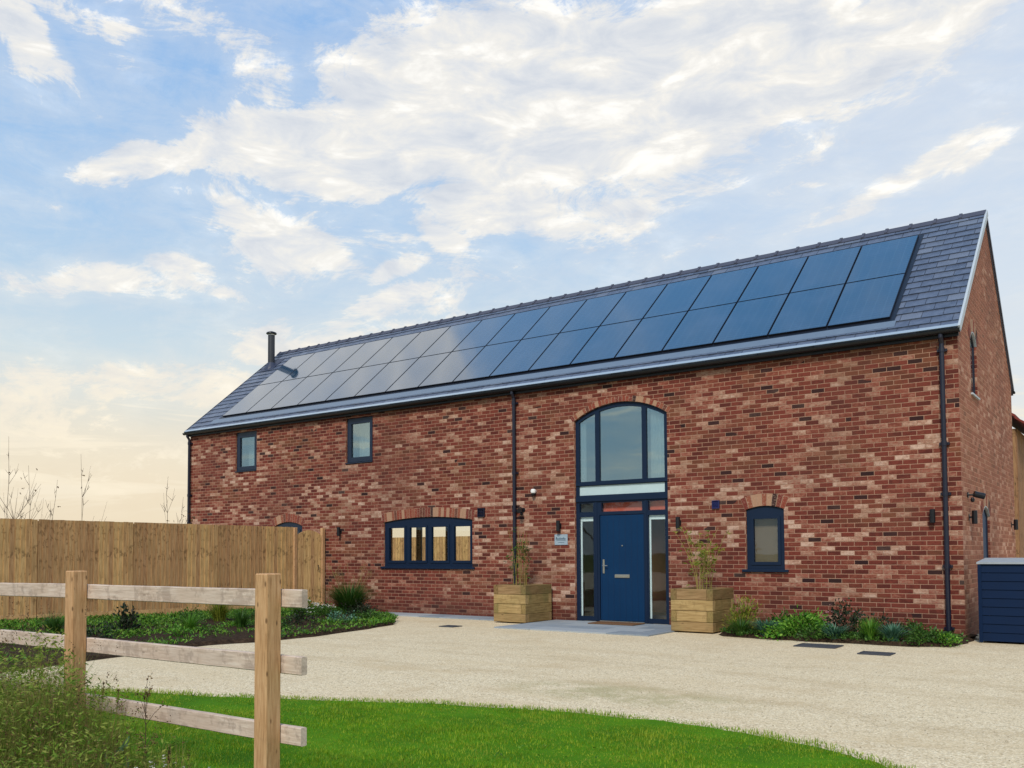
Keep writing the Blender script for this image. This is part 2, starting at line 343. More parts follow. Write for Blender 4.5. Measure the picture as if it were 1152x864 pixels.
# ================================================================== mesh helpers
class MB:
    def __init__(self): self.v = []; self.f = []; self.m = []; self.k = 0
    def face(self, *idx): self.f.append(idx); self.m.append(self.k)
    def add(self, vs, fs):
        b = len(self.v); self.v += [tuple(q) for q in vs]
        for f in fs: self.face(*[b + i for i in f])
    def box(self, x0, x1, y0, y1, z0, z1):
        self.add([(x0, y0, z0), (x1, y0, z0), (x1, y1, z0), (x0, y1, z0), (x0, y0, z1), (x1, y0, z1), (x1, y1, z1), (x0, y1, z1)],
                 [(0, 3, 2, 1), (4, 5, 6, 7), (0, 1, 5, 4), (1, 2, 6, 5), (2, 3, 7, 6), (3, 0, 4, 7)])
    def hexa(self, p):     # 8 points, same order as box
        self.add(p, [(0, 3, 2, 1), (4, 5, 6, 7), (0, 1, 5, 4), (1, 2, 6, 5), (2, 3, 7, 6), (3, 0, 4, 7)])
    def cbox(self, x0, x1, y0, y1, z0, z1, c=0.006):   # box with chamfered edges (octagonal in each section)
        X = (x0, x0 + c, x1 - c, x1); Y = (y0, y0 + c, y1 - c, y1); Z = (z0, z0 + c, z1 - c, z1)
        import bmesh
        bm = bmesh.new(); bmesh.ops.create_cube(bm, size=1.0)
        for q in bm.verts: q.co = ((x0 + x1) / 2 + q.co.x * (x1 - x0), (y0 + y1) / 2 + q.co.y * (y1 - y0), (z0 + z1) / 2 + q.co.z * (z1 - z0))
        bmesh.ops.bevel(bm, geom=bm.edges[:], offset=c, segments=1, affect='EDGES')
        b = {q: i for i, q in enumerate(bm.verts)}
        self.add([q.co[:] for q in bm.verts], [tuple(b[q] for q in f.verts) for f in bm.faces]); bm.free()
    def tube(self, pts, r, n=8, cap=True, r2=None):
        pts = [Vector(p) for p in pts]; rings = []
        m = len(pts)
        for i, p in enumerate(pts):
            t = (pts[min(i + 1, m - 1)] - pts[max(i - 1, 0)]).normalized()
            a = Vector((0, 0, 1)) if abs(t.z) < 0.9 else Vector((1, 0, 0))
            u = t.cross(a).normalized(); w = t.cross(u)
            rr = r if r2 is None else r + (r2 - r) * i / (m - 1)
            rings.append([p + (u * math.cos(2 * PI * k / n) + w * math.sin(2 * PI * k / n)) * rr for k in range(n)])
        b = len(self.v)
        for g in rings: self.v += [tuple(q) for q in g]
        for i in range(m - 1):
            for k in range(n):
                self.face(b + i * n + k, b + i * n + (k + 1) % n, b + (i + 1) * n + (k + 1) % n, b + (i + 1) * n + k)
        if cap:
            self.face(*[b + k for k in range(n)][::-1]); self.face(*[b + (m - 1) * n + k for k in range(n)])
    def lathe(self, c, prof, n=16):
        b = len(self.v)
        for r, z in prof:
            self.v += [(c[0] + r * math.cos(2 * PI * k / n), c[1] + r * math.sin(2 * PI * k / n), c[2] + z) for k in range(n)]
        for i in range(len(prof) - 1):
            for k in range(n):
                self.face(b + i * n + k, b + i * n + (k + 1) % n, b + (i + 1) * n + (k + 1) % n, b + (i + 1) * n + k)
        self.face(*[b + k for k in range(n)][::-1]); self.face(*[b + (len(prof) - 1) * n + k for k in range(n)])
    def prism(self, outer, holes, mp, a, b_, km=None):
        """2-D polygon with holes, extruded from a to b_; mp(u, v, w) gives the world point. km: (material of a-side, b-side, sides)"""
        loops = [outer] + list(holes)
        flat = [p for lp in loops for p in lp]
        tris = tessellate_polygon([[Vector((p[0], p[1], 0)) for p in lp] for lp in loops])
        n = len(flat); base = len(self.v)
        self.v += [mp(p[0], p[1], a) for p in flat] + [mp(p[0], p[1], b_) for p in flat]
        k0 = self.k
        for t in tris:
            if km: self.k = km[0]
            self.face(base + t[0], base + t[1], base + t[2])
            if km: self.k = km[1]
            self.face(base + n + t[2], base + n + t[1], base + n + t[0])
        if km: self.k = km[2]
        s = 0
        for lp in loops:
            m = len(lp)
            for i in range(m):
                j = (i + 1) % m
                self.face(base + s + i, base + s + j, base + n + s + j, base + n + s + i)
            s += m
        self.k = k0
    def leaf(self, p, d, l, w, up=None):
        d = d.normalized(); up = up or Vector((uni(-1, 1), uni(-1, 1), uni(-1, 1)))
        s = d.cross(up)
        if s.length < 1e-4: s = d.cross(Vector((1, 0, 0)))
        s = s.normalized() * (w / 2)
        b = len(self.v)
        q = p + d * l * 0.45
        self.v += [tuple(p), tuple(q + s), tuple(p + d * l), tuple(q - s)]
        self.face(b, b + 1, b + 2, b + 3)
    def blade(self, p, lean, h, w, seg=3):
        """arching grass blade; lean is a horizontal vector giving how far the tip moves"""
        side = Vector((-lean.y, lean.x, 0))
        side = side.normalized() if side.length > 1e-5 else Vector((1, 0, 0))
        b = len(self.v)
        for i in range(seg + 1):
            t = i / seg
            c = p + lean * t * t + Vector((0, 0, h * (t - 0.18 * t * t * (1 if lean.length > h * 0.5 else 0.3))))
            ww = w * (1 - t) ** 0.7 / 2
            if i == seg: self.v.append(tuple(c))
            else: self.v += [tuple(c + side * ww), tuple(c - side * ww)]
        for i in range(seg - 1): self.face(b + 2 * i, b + 2 * i + 1, b + 2 * i + 3, b + 2 * i + 2)
        self.face(b + 2 * (seg - 1), b + 2 * (seg - 1) + 1, b + 2 * seg)
    def build(self, name, mats, parent=None, origin=None, recalc=True, smooth=False):
        if not isinstance(mats, (list, tuple)): mats = [mats]
        if origin is None:
            xs = [q[0] for q in self.v]; ys = [q[1] for q in self.v]; zs = [q[2] for q in self.v]
            origin = ((min(xs) + max(xs)) / 2, (min(ys) + max(ys)) / 2, min(zs))
        me = bpy.data.meshes.new(name)
        ox, oy, oz = origin
        me.from_pydata([(q[0] - ox, q[1] - oy, q[2] - oz) for q in self.v], [], self.f)
        for m in mats: me.materials.append(m)
        if len(mats) > 1: me.polygons.foreach_set('material_index', self.m)
        if recalc:
            import bmesh
            bm = bmesh.new(); bm.from_mesh(me); bmesh.ops.recalc_face_normals(bm, faces=bm.faces[:]); bm.to_mesh(me); bm.free()
        if smooth: me.polygons.foreach_set('use_smooth', [True] * len(me.polygons))
        me.update()
        o = bpy.data.objects.new(name, me); C.objects.link(o)
        po = Vector((0, 0, 0))
        if parent is not None:
            o.parent = parent; po = WORLD[parent.name]
        o.location = Vector(origin) - po
        WORLD[o.name] = Vector(origin)
        return o
WORLD = {}
def tag(o, label=None, cat=None, group=None, kind=None):
    if label: o['label'] = label
    if cat: o['category'] = cat
    if group: o['group'] = group
    if kind: o['kind'] = kind
    return o
def thing(name, loc, label, cat, group=None):
    o = bpy.data.objects.new(name, None); C.objects.link(o); o.location = loc; o.empty_display_size = 0.2
    WORLD[o.name] = Vector(loc)
    return tag(o, label, cat, group)
def copy_tree(o, parent=None, dx=None, rz=None, label=None, scale=None):
    c = o.copy(); C.objects.link(c)
    if parent is not None: c.parent = parent
    for ch in list(o.children): copy_tree(ch, c)
    if dx is not None: c.location = Vector(c.location) + Vector(dx)
    if rz is not None: c.rotation_euler = (0, 0, rz)
    if scale: c.scale = (scale,) * 3
    if label: c['label'] = label
    return c
FR = lambda x, z, y: (x, y, z)          # polygon in the front-wall plane
GA = lambda y, z, x: (x, y, z)          # polygon in a gable plane
def arch(x0, x1, z0, zs, za, n=20):
    """outline of an opening with a segmental head, counter-clockwise"""
    w = (x1 - x0) / 2; h = za - zs
    if h < 1e-4: return [(x0, z0), (x1, z0), (x1, zs), (x0, zs)]
    r = (w * w + h * h) / (2 * h); cx = (x0 + x1) / 2; cz = za - r; a = math.asin(w / r)
    return [(x0, z0), (x1, z0)] + [(cx + r * math.sin(a - 2 * a * k / n), cz + r * math.cos(a - 2 * a * k / n)) for k in range(n + 1)]
def arch_z(x, x0, x1, zs, za):
    w = (x1 - x0) / 2; h = za - zs; r = (w * w + h * h) / (2 * h); cx = (x0 + x1) / 2
    return za - r + math.sqrt(max(0, r * r - (x - cx) ** 2))
def rect(x0, x1, z0, z1): return [(x0, z0), (x1, z0), (x1, z1), (x0, z1)]

# ================================================================== ground, drive, lawn, beds
def sheet(name, poly, z, mat, label=None, div=None):
    mb = MB(); tris = tessellate_polygon([[Vector((p[0], p[1], 0)) for p in poly]])
    mb.v = [(p[0], p[1], z) for p in poly]
    for t in tris: mb.face(*t)
    o = mb.build(name, mat, None, (0, 0, z)); o['kind'] = 'structure'
    for p in o.data.polygons:
        if p.normal.z < 0: p.flip()
    return o
sheet('ground', [(-600, -600), (600, -600), (600, 900), (-600, 900)], -0.012, M['field'])
LAWN = [(-12, -11.75), (-9, -11.3), (-6.48, -10.62), (-5.07, -10.14), (-3.68, -9.58), (-2.93, -9.24), (-1.67, -8.95), (-1.01, -8.87), (-0.44, -8.90), (0.02, -8.99), (0.53, -9.17), (1.0, -9.45), (1.6, -10.0), (2.2, -11.0), (2.6, -12.2), (2.9, -14), (3.0, -17), (3.0, -24), (-12, -24)]
def soften(poly, amp=0.02, n=6):
    out = []
    for i, p in enumerate(poly):
        q = poly[(i + 1) % len(poly)]
        for k in range(n):
            t = k / n; out.append((p[0] + (q[0] - p[0]) * t + uni(-amp, amp), p[1] + (q[1] - p[1]) * t + uni(-amp, amp)))
    return out
BED = [(-12.6, -0.04), (-12.45, -0.75), (-11.2, -1.25), (-10.3, -1.9), (-9.75, -2.6), (-9.45, -3.6), (-9.15, -5.2), (-9.15, -6.2), (-9.45, -7.1), (-9.15, -8.6), (-8.85, -9.9), (-8.6, -12), (-18.0, -12), (-16.6, -7.3), (-14.72, -0.9), (-14.5, -0.04)]
RBED = [(-3.55, -0.03), (-3.6, -1.2), (-3.4, -1.46), (-2.6, -1.56), (-1.9, -1.60), (-1.2, -1.56), (-0.5, -1.58), (0.0, -1.3), (0.12, -0.6), (0.1, 0.4), (0.0, -0.03)]
sheet('gravel_drive', [(-30, -40), (14, -40), (14, 20), (-30, 20)], 0.0, M['gravel'])
def mound(name, poly, z, mat, h, bump=0.03):
    """sheet with a slightly raised, uneven middle and a feathered edge"""
    ring = soften(poly, 0.025, 5); n = len(ring); mb = MB()
    def inset(d):
        out = []
        for i in range(n):
            a, b, c = Vector(ring[i - 1]), Vector(ring[i]), Vector(ring[(i + 1) % n])
            t = (c - a); t = t.normalized() if t.length > 1e-6 else Vector((1, 0)); nn = Vector((-t.y, t.x))
            out.append(b + nn * d)
        return out
    area = sum(ring[i][0] * ring[(i + 1) % n][1] - ring[(i + 1) % n][0] * ring[i][1] for i in range(n))
    s = 1 if area > 0 else -1
    r2 = inset(0.09 * s)
    mb.v = [(p[0], p[1], z) for p in ring] + [(p.x, p.y, z + h + uni(0, bump * 0.3)) for p in r2]
    for i in range(n): mb.face(i, (i + 1) % n, n + (i + 1) % n, n + i)
    for t in tessellate_polygon([[Vector((p.x, p.y, 0)) for p in r2]]): mb.face(*[n + q for q in t])
    o = mb.build(name, mat, None, (0, 0, z), recalc=False)
    for p in o.data.polygons:
        if p.normal.z < 0: p.flip()
    o['kind'] = 'structure'; return o
mound('lawn', LAWN, 0.004, M['lawn'], 0.022)
mound('flower_bed_soil', BED, 0.004, M['soil'], 0.05)
mound('border_soil', RBED, 0.004, M['soil'], 0.05)

# paving slabs: apron at the door and the path along the wall
def slabs(name, x0, x1, y0, y1, nx, ny, stagger=False):
    mb = MB(); g = 0.004
    for j in range(ny):
        ya = y0 + (y1 - y0) * j / ny; yb = y0 + (y1 - y0) * (j + 1) / ny
        cuts = [0] + sorted((k + (0.5 if (stagger and j % 2) else 0)) / nx for k in range(0 if (stagger and j % 2) else 1, nx)) + [1]
        for a, b in zip(cuts, cuts[1:]):
            xa = x0 + (x1 - x0) * a; xb = x0 + (x1 - x0) * b
            dz = uni(0, 0.002)
            mb.cbox(xa + g, xb - g, ya + g, yb - g, -0.02, 0.022 + dz, 0.003)
    o = mb.build(name, M['paving']); o['kind'] = 'structure'; return o
slabs('entrance_paving', -7.62, -4.42, -2.15, -0.004, 4, 4, True)
slabs('wall_path', -12.42, -8.50, -0.72, -0.004, 7, 1)

# ================================================================== the house
house = thing('brick_house', (-L / 2, D / 2, 0), 'long red brick barn style house with slate roof, solar panels and blue door', 'house')
T = 0.30
WIN_A = (-18.08, -17.18, 3.65, 4.75); WIN_B = (-13.77, -12.85, 3.61, 4.74)
KIT = (-12.48, -9.80, 1.08, 2.14, 2.235); SML = (-3.54, -2.84, 1.07, 2.15, 2.215)
ENT = (-7.15, -5.07, 0.0, 4.08, 4.385); HID = (-16.45, -15.35, 0.9, 2.12, 2.235)
front = MB()
holes = [rect(*WIN_A), rect(*WIN_B), arch(*KIT), arch(*SML), arch(*HID)]
e = arch(*ENT)
# the entrance reaches the floor: it is a notch in the outline
outer = [(-L, 0), (ENT[0], 0)] + [(x, z) for x, z in reversed(e[2:])] + [(ENT[1], 0), (0, 0), (0, EAVE + 0.02), (-L, EAVE + 0.02)]
front.prism(outer, holes, FR, 0.0, T, (0, 1, 0))
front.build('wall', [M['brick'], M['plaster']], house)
GW1 = (1.20, 1.90, 4.05, 5.0, 5.18); GW2 = (2.05, 2.90, 0.02, 2.04, 2.2)
def gable(name, xo, xi, hs):
    mb = MB()
    up = lambda y: EAVE + min(y, D - y) * math.tan(TH)
    out = [(T, 0), (D - T, 0), (D - T, up(T)), (D / 2, up(D / 2)), (T, up(T))]
    mb.prism(out, hs, GA, xo, xi, (0, 1, 0)); return mb.build(name, [M['brick'], M['plaster']], house)
# the corner piers of the front and back wall carry the gable's first 0.3 m, so their triangle tops are closed by these wedges
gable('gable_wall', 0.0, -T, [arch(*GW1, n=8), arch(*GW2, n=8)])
gable('gable_wall', -L, -L + T, [])
for xa, xb in ((-T, 0.0), (-L, -L + T)):
    for ya, yb, za, zb in ((0, T, 5.02, EAVE + T * math.tan(TH)), (D, D - T, 5.02, EAVE + T * math.tan(TH))):
        wd = MB(); wd.add([(xa, ya, za), (xb, ya, za), (xb, yb, za), (xa, yb, za), (xa, yb, zb), (xb, yb, zb)], [(0, 1, 2, 3), (0, 1, 5, 4), (3, 2, 5, 4), (1, 2, 5), (0, 3, 4)]); wd.build('gable_shoulder', M['brick'], house)
back = MB()
bo = [rect(-19.3, -13.8, 0.06, 2.30), rect(-3.6, -2.7, 1.0, 2.2), rect(-6.9, -5.2, 3.3, 4.4)]
back.prism(rect(-L, 0, 0, EAVE + 0.02), bo, FR, D, D - T, (0, 1, 0))
back.build('wall', [M['brick'], M['plaster']], house)
# inside: floors and partitions
MB_ = MB(); MB_.box(-L + T, -T, T, D - T, 0.001, 0.03); MB_.build('interior_floor', M['floor'], house)
MB_ = MB(); MB_.box(-L + T, -8.4, T, D - T, 2.5, 2.72); MB_.build('upper_floor', M['plaster'], house)
MB_ = MB(); MB_.box(-4.1, -T, T, D - T, 2.5, 2.72); MB_.build('upper_floor', M['plaster'], house)
for xa in (-8.395, -4.205):
    MB_ = MB(); MB_.box(xa, xa + .1, T, D - T, 0.031, 5.1); MB_.build('interior_wall', M['plaster'], house)
MB_ = MB(); MB_.box(-8.29, -4.21, 3.0, 3.1, 0.031, 2.9); MB_.build('hall_wall', M['darkwall'], house)

MB_ = MB(); MB_.box(-6.70, -5.12, 0.17, 0.25, 2.15, 2.80); MB_.build('toplight_backing', simple('backing_red', srgb(214, 100, 80), 0.9, 0.1, var=0.3, sc=12), house)  # brick-red box added behind the top lights, lightened against indoor shade
# roof
def rp(x, s, o): return (x, s * math.cos(TH) - o * math.sin(TH), EAVE + s * math.sin(TH) + o * math.cos(TH))
def rb(x, s, o): q = rp(x, s, o); return (q[0], D - q[1], q[2])
XL, XR = -L - 0.06, 0.03
S0, S1 = -0.17, SL
roof = MB()
roof.hexa([rp(XL, S0, -0.02), rp(XR, S0, -0.02), rp(XR, S1, -0.02), rp(XL, S1, -0.02), rp(XL, S0, 0.03), rp(XR, S0, 0.03), rp(XR, S1, 0.03), rp(XL, S1, 0.03)])
roof.hexa([rb(XL, S0, -0.02), rb(XR, S0, -0.02), rb(XR, S1 - 0.03, -0.02), rb(XL, S1 - 0.03, -0.02), rb(XL, S0, 0.03), rb(XR, S0, 0.03), rb(XR, S1 - 0.03, 0.03), rb(XL, S1 - 0.03, 0.03)])
GAUGE, SW = 0.236, 0.33
row = 0; s = S0 - 0.01
while s < S1 - 0.02:
    x = XL + (0 if row % 2 else -SW / 2)
    while x < XR:
        a, b = max(x, XL) + 0.005, min(x + SW, XR) - 0.005
        hidden = (a > -18.8 and b < -1.3 and s > 0.55 and s < 3.35)
        if b - a > 0.03 and not hidden:
            e1 = min(s + GAUGE + 0.06, S1); lift = uni(0.0, 0.003); ds = uni(-0.004, 0.004)
            for fn in (rp, rb):
                if fn is rb and rnd() < 0: continue
                roof.hexa([fn(a, s + ds, 0.031), fn(b, s + ds, 0.031), fn(b, e1, 0.031), fn(a, e1, 0.031),
                           fn(a, s + ds, 0.058 + lift), fn(b, s + ds, 0.058 + lift), fn(b, e1, 0.035), fn(a, e1, 0.035)])
        x += SW
    s += GAUGE; row += 1
roof_o = roof.build('roof', M['slate'], house)
rd = MB(); x = XL; rz = rp(0, S1, 0)[2]
while x < XR - 0.05:
    xe = min(x + 0.45, XR + 0.01)
    for dd, a, b in ((0, x + 0.03, xe - 0.002), (0.022, x - 0.025, x + 0.03)):
        pr = [(-0.15, -0.085 + dd), (-0.02, 0.035 + dd), (0.02, 0.035 + dd), (0.15, -0.085 + dd), (0.13, -0.11), (0, 0.0), (-0.13, -0.11)]
        rd.prism(pr, [], lambda u, v, w: (w, D / 2 + u, rz + 0.04 + v), max(a, XL), b)
    x += 0.45
rd.build('ridge_tiles', M['ridge'], roof_o)
vg = MB()
vg.hexa([rp(XR + 0.001, S0, -0.05), rp(XR + 0.035, S0, -0.05), rp(XR + 0.035, S1, -0.05), rp(XR + 0.001, S1, -0.05), rp(XR - 0.0, S0, 0.062), rp(XR + 0.035, S0, 0.062), rp(XR + 0.035, S1, 0.062), rp(XR - 0.0, S1, 0.062)])
vg.build('verge_trim', M['verge'], roof_o)
vg = MB()
vg.hexa([rb(XR + 0.001, S0, -0.022), rb(XR + 0.014, S0, -0.022), rb(XR + 0.014, S1 - .09, -0.022), rb(XR + 0.001, S1 - .09, -0.022), rb(XR, S0, 0.06), rb(XR + 0.014, S0, 0.06), rb(XR + 0.014, S1 - .09, 0.06), rb(XR, S1 - .09, 0.06)])
vg.build('dark_verge_trim', M['pipe'], roof_o)
vg = MB(); vg.hexa([rp(XL - 0.03, S0, -0.05), rp(XL - 0.001, S0, -0.05), rp(XL - 0.001, S1, -0.05), rp(XL - 0.03, S1, -0.05), rp(XL - 0.03, S0, 0.058), rp(XL - 0.001, S0, 0.058), rp(XL - 0.001, S1, 0.058), rp(XL - 0.03, S1, 0.058)])
vg.build('dark_verge_trim', M['pipe'], roof_o)
ev = MB(); ev.hexa([rp(XL, S0 - .012, 0.058), rp(XR, S0 - .012, 0.058), rp(XR, S0 + .075, 0.058), rp(XL, S0 + .075, 0.058), rp(XL, S0 - .012, 0.066), rp(XR, S0 - .012, 0.066), rp(XR, S0 + .075, 0.064), rp(XL, S0 + .075, 0.064)])
ev.build('eaves_sheen_strip', simple('eaves_sheen', srgb(158, 172, 184), 0.35, 0.5, 0.2, var=0.08, sc=4), roof_o)  # pale strip added along the eaves to paint the sheen above the gutter
# solar array
PX0, PX1, PS0, PS1 = -19.02, -1.05, 0.40, 3.72
NP = 17; pw = (PX1 - PX0) / NP; ph = (PS1 - PS0) / 2
tray = MB()
tray.hexa([rp(PX0 - 0.10, PS0 - 0.09, 0.040), rp(PX1 + 0.07, PS0 - 0.09, 0.040), rp(PX1 + 0.07, PS1 + 0.05, 0.040), rp(PX0 - 0.10, PS1 + 0.05, 0.040),
           rp(PX0 - 0.10, PS0 - 0.09, 0.062), rp(PX1 + 0.07, PS0 - 0.09, 0.062), rp(PX1 + 0.07, PS1 + 0.05, 0.062), rp(PX0 - 0.10, PS1 + 0.05, 0.062)])
tray.build('panel_tray', M['panelframe'], roof_o)
fl = MB()   # pale lead apron and eaves course below the panels
fl.hexa([rp(PX0 - 0.3, PS0 - 0.30, 0.054), rp(PX1 + 0.1, PS0 - 0.30, 0.054), rp(PX1 + 0.1, PS0 - 0.095, 0.054), rp(PX0 - 0.3, PS0 - 0.095, 0.054),
         rp(PX0 - 0.3, PS0 - 0.30, 0.060), rp(PX1 + 0.1, PS0 - 0.30, 0.060), rp(PX1 + 0.1, PS0 - 0.095, 0.066), rp(PX0 - 0.3, PS0 - 0.095, 0.066)])
fl.build('flashing', simple('lead_flashing', srgb(108, 122, 138), 0.4, 0.5, 0.2, var=0.12, sc=5), roof_o)
for j in range(2):
    for i in range(NP):
        x0 = PX0 + i * pw + 0.012; x1 = PX0 + (i + 1) * pw - 0.012
        a = PS0 + j * ph + 0.010; b = PS0 + (j + 1) * ph - 0.010
        lf = 0.095
        p = MB(); p.k = 1
        p.hexa([rp(x0, a, 0.063), rp(x1, a, 0.063), rp(x1, b, 0.063), rp(x0, b, 0.063), rp(x0, a, lf), rp(x1, a, lf), rp(x1, b, lf), rp(x0, b, lf)])
        p.k = 0; f_ = 0.010
        p.hexa([rp(x0 + f_, a + f_, lf - .004), rp(x1 - f_, a + f_, lf - .004), rp(x1 - f_, b - f_, lf - .004), rp(x0 + f_, b - f_, lf - .004), rp(x0 + f_, a + f_, lf + .002), rp(x1 - f_, a + f_, lf + .002), rp(x1 - f_, b - f_, lf + .002), rp(x0 + f_, b - f_, lf + .002)])
        p.build('solar_panel', [M['solar'], M['panelframe']], roof_o)
# flue
q = rp(-19.80, 3.46, 0.03)
flm = MB(); flm.tube([(q[0], q[1], q[2] - 0.1), (q[0], q[1], q[2] + 0.98)], 0.105, 16)
flm.build('flue', simple('flue_black', srgb(58, 60, 66), 0.5, 0.4, 0.3, var=0.2), roof_o, smooth=False)
cp = MB(); cp.lathe((q[0], q[1], q[2] + 0.98), [(0.10, 0.0), (0.10, 0.035)], 16)
cp.build('flue_band', M['chrome'], roof_o)
cp = MB(); cp.lathe((q[0], q[1], q[2] + 1.015), [(0.15, 0.0), (0.165, 0.012), (0.15, 0.05), (0.06, 0.085), (0.01, 0.09)], 16)
cp.build('flue_cowl', M['black'], roof_o)
cp = MB(); cp.lathe((q[0], q[1], q[2] - 0.15), [(0.24, 0.0), (0.20, 0.10), (0.112, 0.26)], 16)
cp.hexa([rp(-20.06, 3.12, 0.056), rp(-19.46, 3.12, 0.056), rp(-19.46, 3.8, 0.056), rp(-20.06, 3.8, 0.056), rp(-20.06, 3.12, 0.064), rp(-19.46, 3.12, 0.064), rp(-19.46, 3.8, 0.064), rp(-20.06, 3.8, 0.064)])
cp.build('flue_flashing', simple('dark_flashing', srgb(50, 56, 76), 0.5, 0.4), roof_o)
# gutters, fascia and downpipes
def gutter(y, z, sgn):
    g = MB(); pr = []
    for k in range(9): a = PI * k / 8; pr.append((math.cos(a) * 0.058 * -1, -math.sin(a) * 0.058))
    for k in range(9): a = PI * (8 - k) / 8; pr.append((math.cos(a) * 0.052 * -1, -math.sin(a) * 0.052))
    g.prism(pr, [], lambda u, v, w: (w, y + u, z + v), XL - 0.03, XR + 0.03)
    g.box(XL, XR, min(y + sgn * 0.062, y + sgn * 0.085), max(y + sgn * 0.062, y + sgn * 0.085), z - 0.10, z + 0.0)
    g.build('gutter', M['black'], house)
gutter(-0.150, 4.895, 1); gutter(D + 0.150, 4.895, -1)
MB_ = MB(); MB_.box(-L, 0.0, -0.062, -0.003, 4.80, 4.885); MB_.build('fascia', M['black'], house)
def downpipe(x, zb, y=-0.07, shoe=True):
    g = MB(); g.tube([(x, y - 0.07, 4.86), (x, y - 0.07, 4.80), (x, y, 4.70), (x, y, zb + 0.1), (x, y, zb)], 0.038, 12)
    for z in (4.6, 3.1, 2.3, 1.15, zb + 0.12):
        g.tube([(x, y, z - 0.035), (x, y, z + 0.035)], 0.047, 12)
        g.box(x - 0.075, x + 0.075, y + 0.02, -0.003, z - 0.02, z + 0.02)
    return g.build('downpipe', M['pipe'], house)
downpipe(-8.61, 0.02); downpipe(-0.225, 0.05); downpipe(-20.09, 0.02)
# ---- windows
def voussoirs(x0, x1, zs, za, h=0.215, n=24, y=-0.004):
    w = (x1 - x0) / 2; hh = za - zs; r = (w * w + hh * hh) / (2 * hh); cx = (x0 + x1) / 2; cz = za - r; a = math.asin(min(1, (w + 0.0) / r))
    a *= 1.03
    mb = MB()
    for k in range(n):
        t0 = -a + 2 * a * k / n; t1 = -a + 2 * a * (k + 1) / n; g = 0.005 / r
        t0 += g; t1 -= g; hr = h + uni(-0.008, 0.008)
        P = [(cx + (r + q) * math.sin(t), cz + (r + q) * math.cos(t)) for q, t in ((0.004, t0), (0.004, t1), (hr, t1), (hr, t0))]
        mb.prism(P, [], FR, y + uni(-0.002, 0.001), 0.06)
    bk = MB()
    P = [(cx + (r + 0.002) * math.sin(-a + 2 * a * k / 16), cz + (r + 0.002) * math.cos(-a + 2 * a * k / 16)) for k in range(17)]
    P += [(cx + (r + h) * math.sin(a - 2 * a * k / 16), cz + (r + h) * math.cos(a - 2 * a * k / 16)) for k in range(17)]
    bk.prism(P, [], FR, -0.0015, 0.055)
    o = mb.build('brick_arch', M['arch'], house)
    bk.build('arch_mortar', M['mortar'], o)
voussoirs(KIT[0], KIT[1], KIT[3], KIT[4], 0.215, 35)
voussoirs(SML[0], SML[1], SML[3], SML[4], 0.22, 9)
voussoirs(HID[0], HID[1], HID[3], HID[4], 0.215, 14)
voussoirs(ENT[0], ENT[1], ENT[3], ENT[4], 0.11, 30)

def casement(x0, x1, z0, z1, gx0, gx1, gz0, gz1, mat, glass, y=0.045):
    f = MB(); i_ = 0.006
    f.prism(rect(x0 + i_, x1 - i_, z0 + i_, z1 - i_), [rect(x0 + 0.055, x1 - 0.055, z0 + 0.05, z1 - 0.055)], FR, y, y + 0.07)
    o = f.build('window', mat, house)
    s_ = MB(); s_.prism(rect(x0 + 0.05, x1 - 0.05, z0 + 0.045, z1 - 0.05), [rect(gx0, gx1, gz0, gz1)], FR, y - 0.014, y + 0.05); s_.build('sash', mat, o)
    g = MB(); g.box(gx0 - .01, gx1 + .01, y + 0.02, y + 0.026, gz0 - .01, gz1 + .01); g.build('pane', glass, o)
    b = MB(); b.cbox(x0 + 0.002, x1 - 0.002, y - 0.075, y - 0.002, z0 - 0.02 + 0.022, z0 + 0.028, 0.004); b.build('sill', mat, o)
    return o
casement(*WIN_A, -17.93, -17.31, 3.80, 4.60, M['frame'], M['glass_up'])
casement(*WIN_B, -13.62, -12.98, 3.77, 4.60, M['frame'], M['glass_up'])
def arched_frame(dim, frames, mat, glass, y=0.035, sill=True, ext=0.0):
    x0, x1, z0, zs, za = dim; i_ = 0.006
    f = MB(); out = arch(x0 + i_, x1 - i_, z0 + i_, zs - i_, za - i_, 16)
    f.prism(out, [rect(a - 0.03, b + 0.03, c - 0.03, d + 0.03) for a, b, c, d in frames], FR, y, y + 0.07)
    o = f.build('window', mat, house)
    for a, b, c, d in frames:
        s_ = MB(); s_.prism(rect(a - 0.05, b + 0.05, c - 0.055, d + 0.05), [rect(a, b, c, d)], FR, y - 0.016, y + 0.055); s_.build('sash', mat, o)
        g = MB(); g.box(a - .01, b + .01, y + 0.02, y + 0.026, c - .01, d + .01); g.build('pane', glass, o)
    if sill:
        b = MB(); b.cbox(x0 - ext, x1 + ext, -0.045, -0.003, z0 - 0.035, z0 + 0.012, 0.005); b.build('sill', mat, o)
    return o
arched_frame(KIT, [(-12.33, -11.85, 1.235, 2.0), (-11.67, -11.19, 1.235, 2.0), (-11.0, -10.53, 1.235, 2.0), (-10.34, -9.88, 1.235, 2.0)], M['frame_b'], M['glass_low'], ext=0.07)
arched_frame(SML, [(-3.405, -2.965, 1.215, 1.985)], M['frame_b'], glass_mat('small_pane', 0.0), ext=0.07)
arched_frame(HID, [(-16.3, -15.96, 1.05, 1.98), (-15.84, -15.5, 1.05, 1.98)], M['frame'], M['glass_side'])
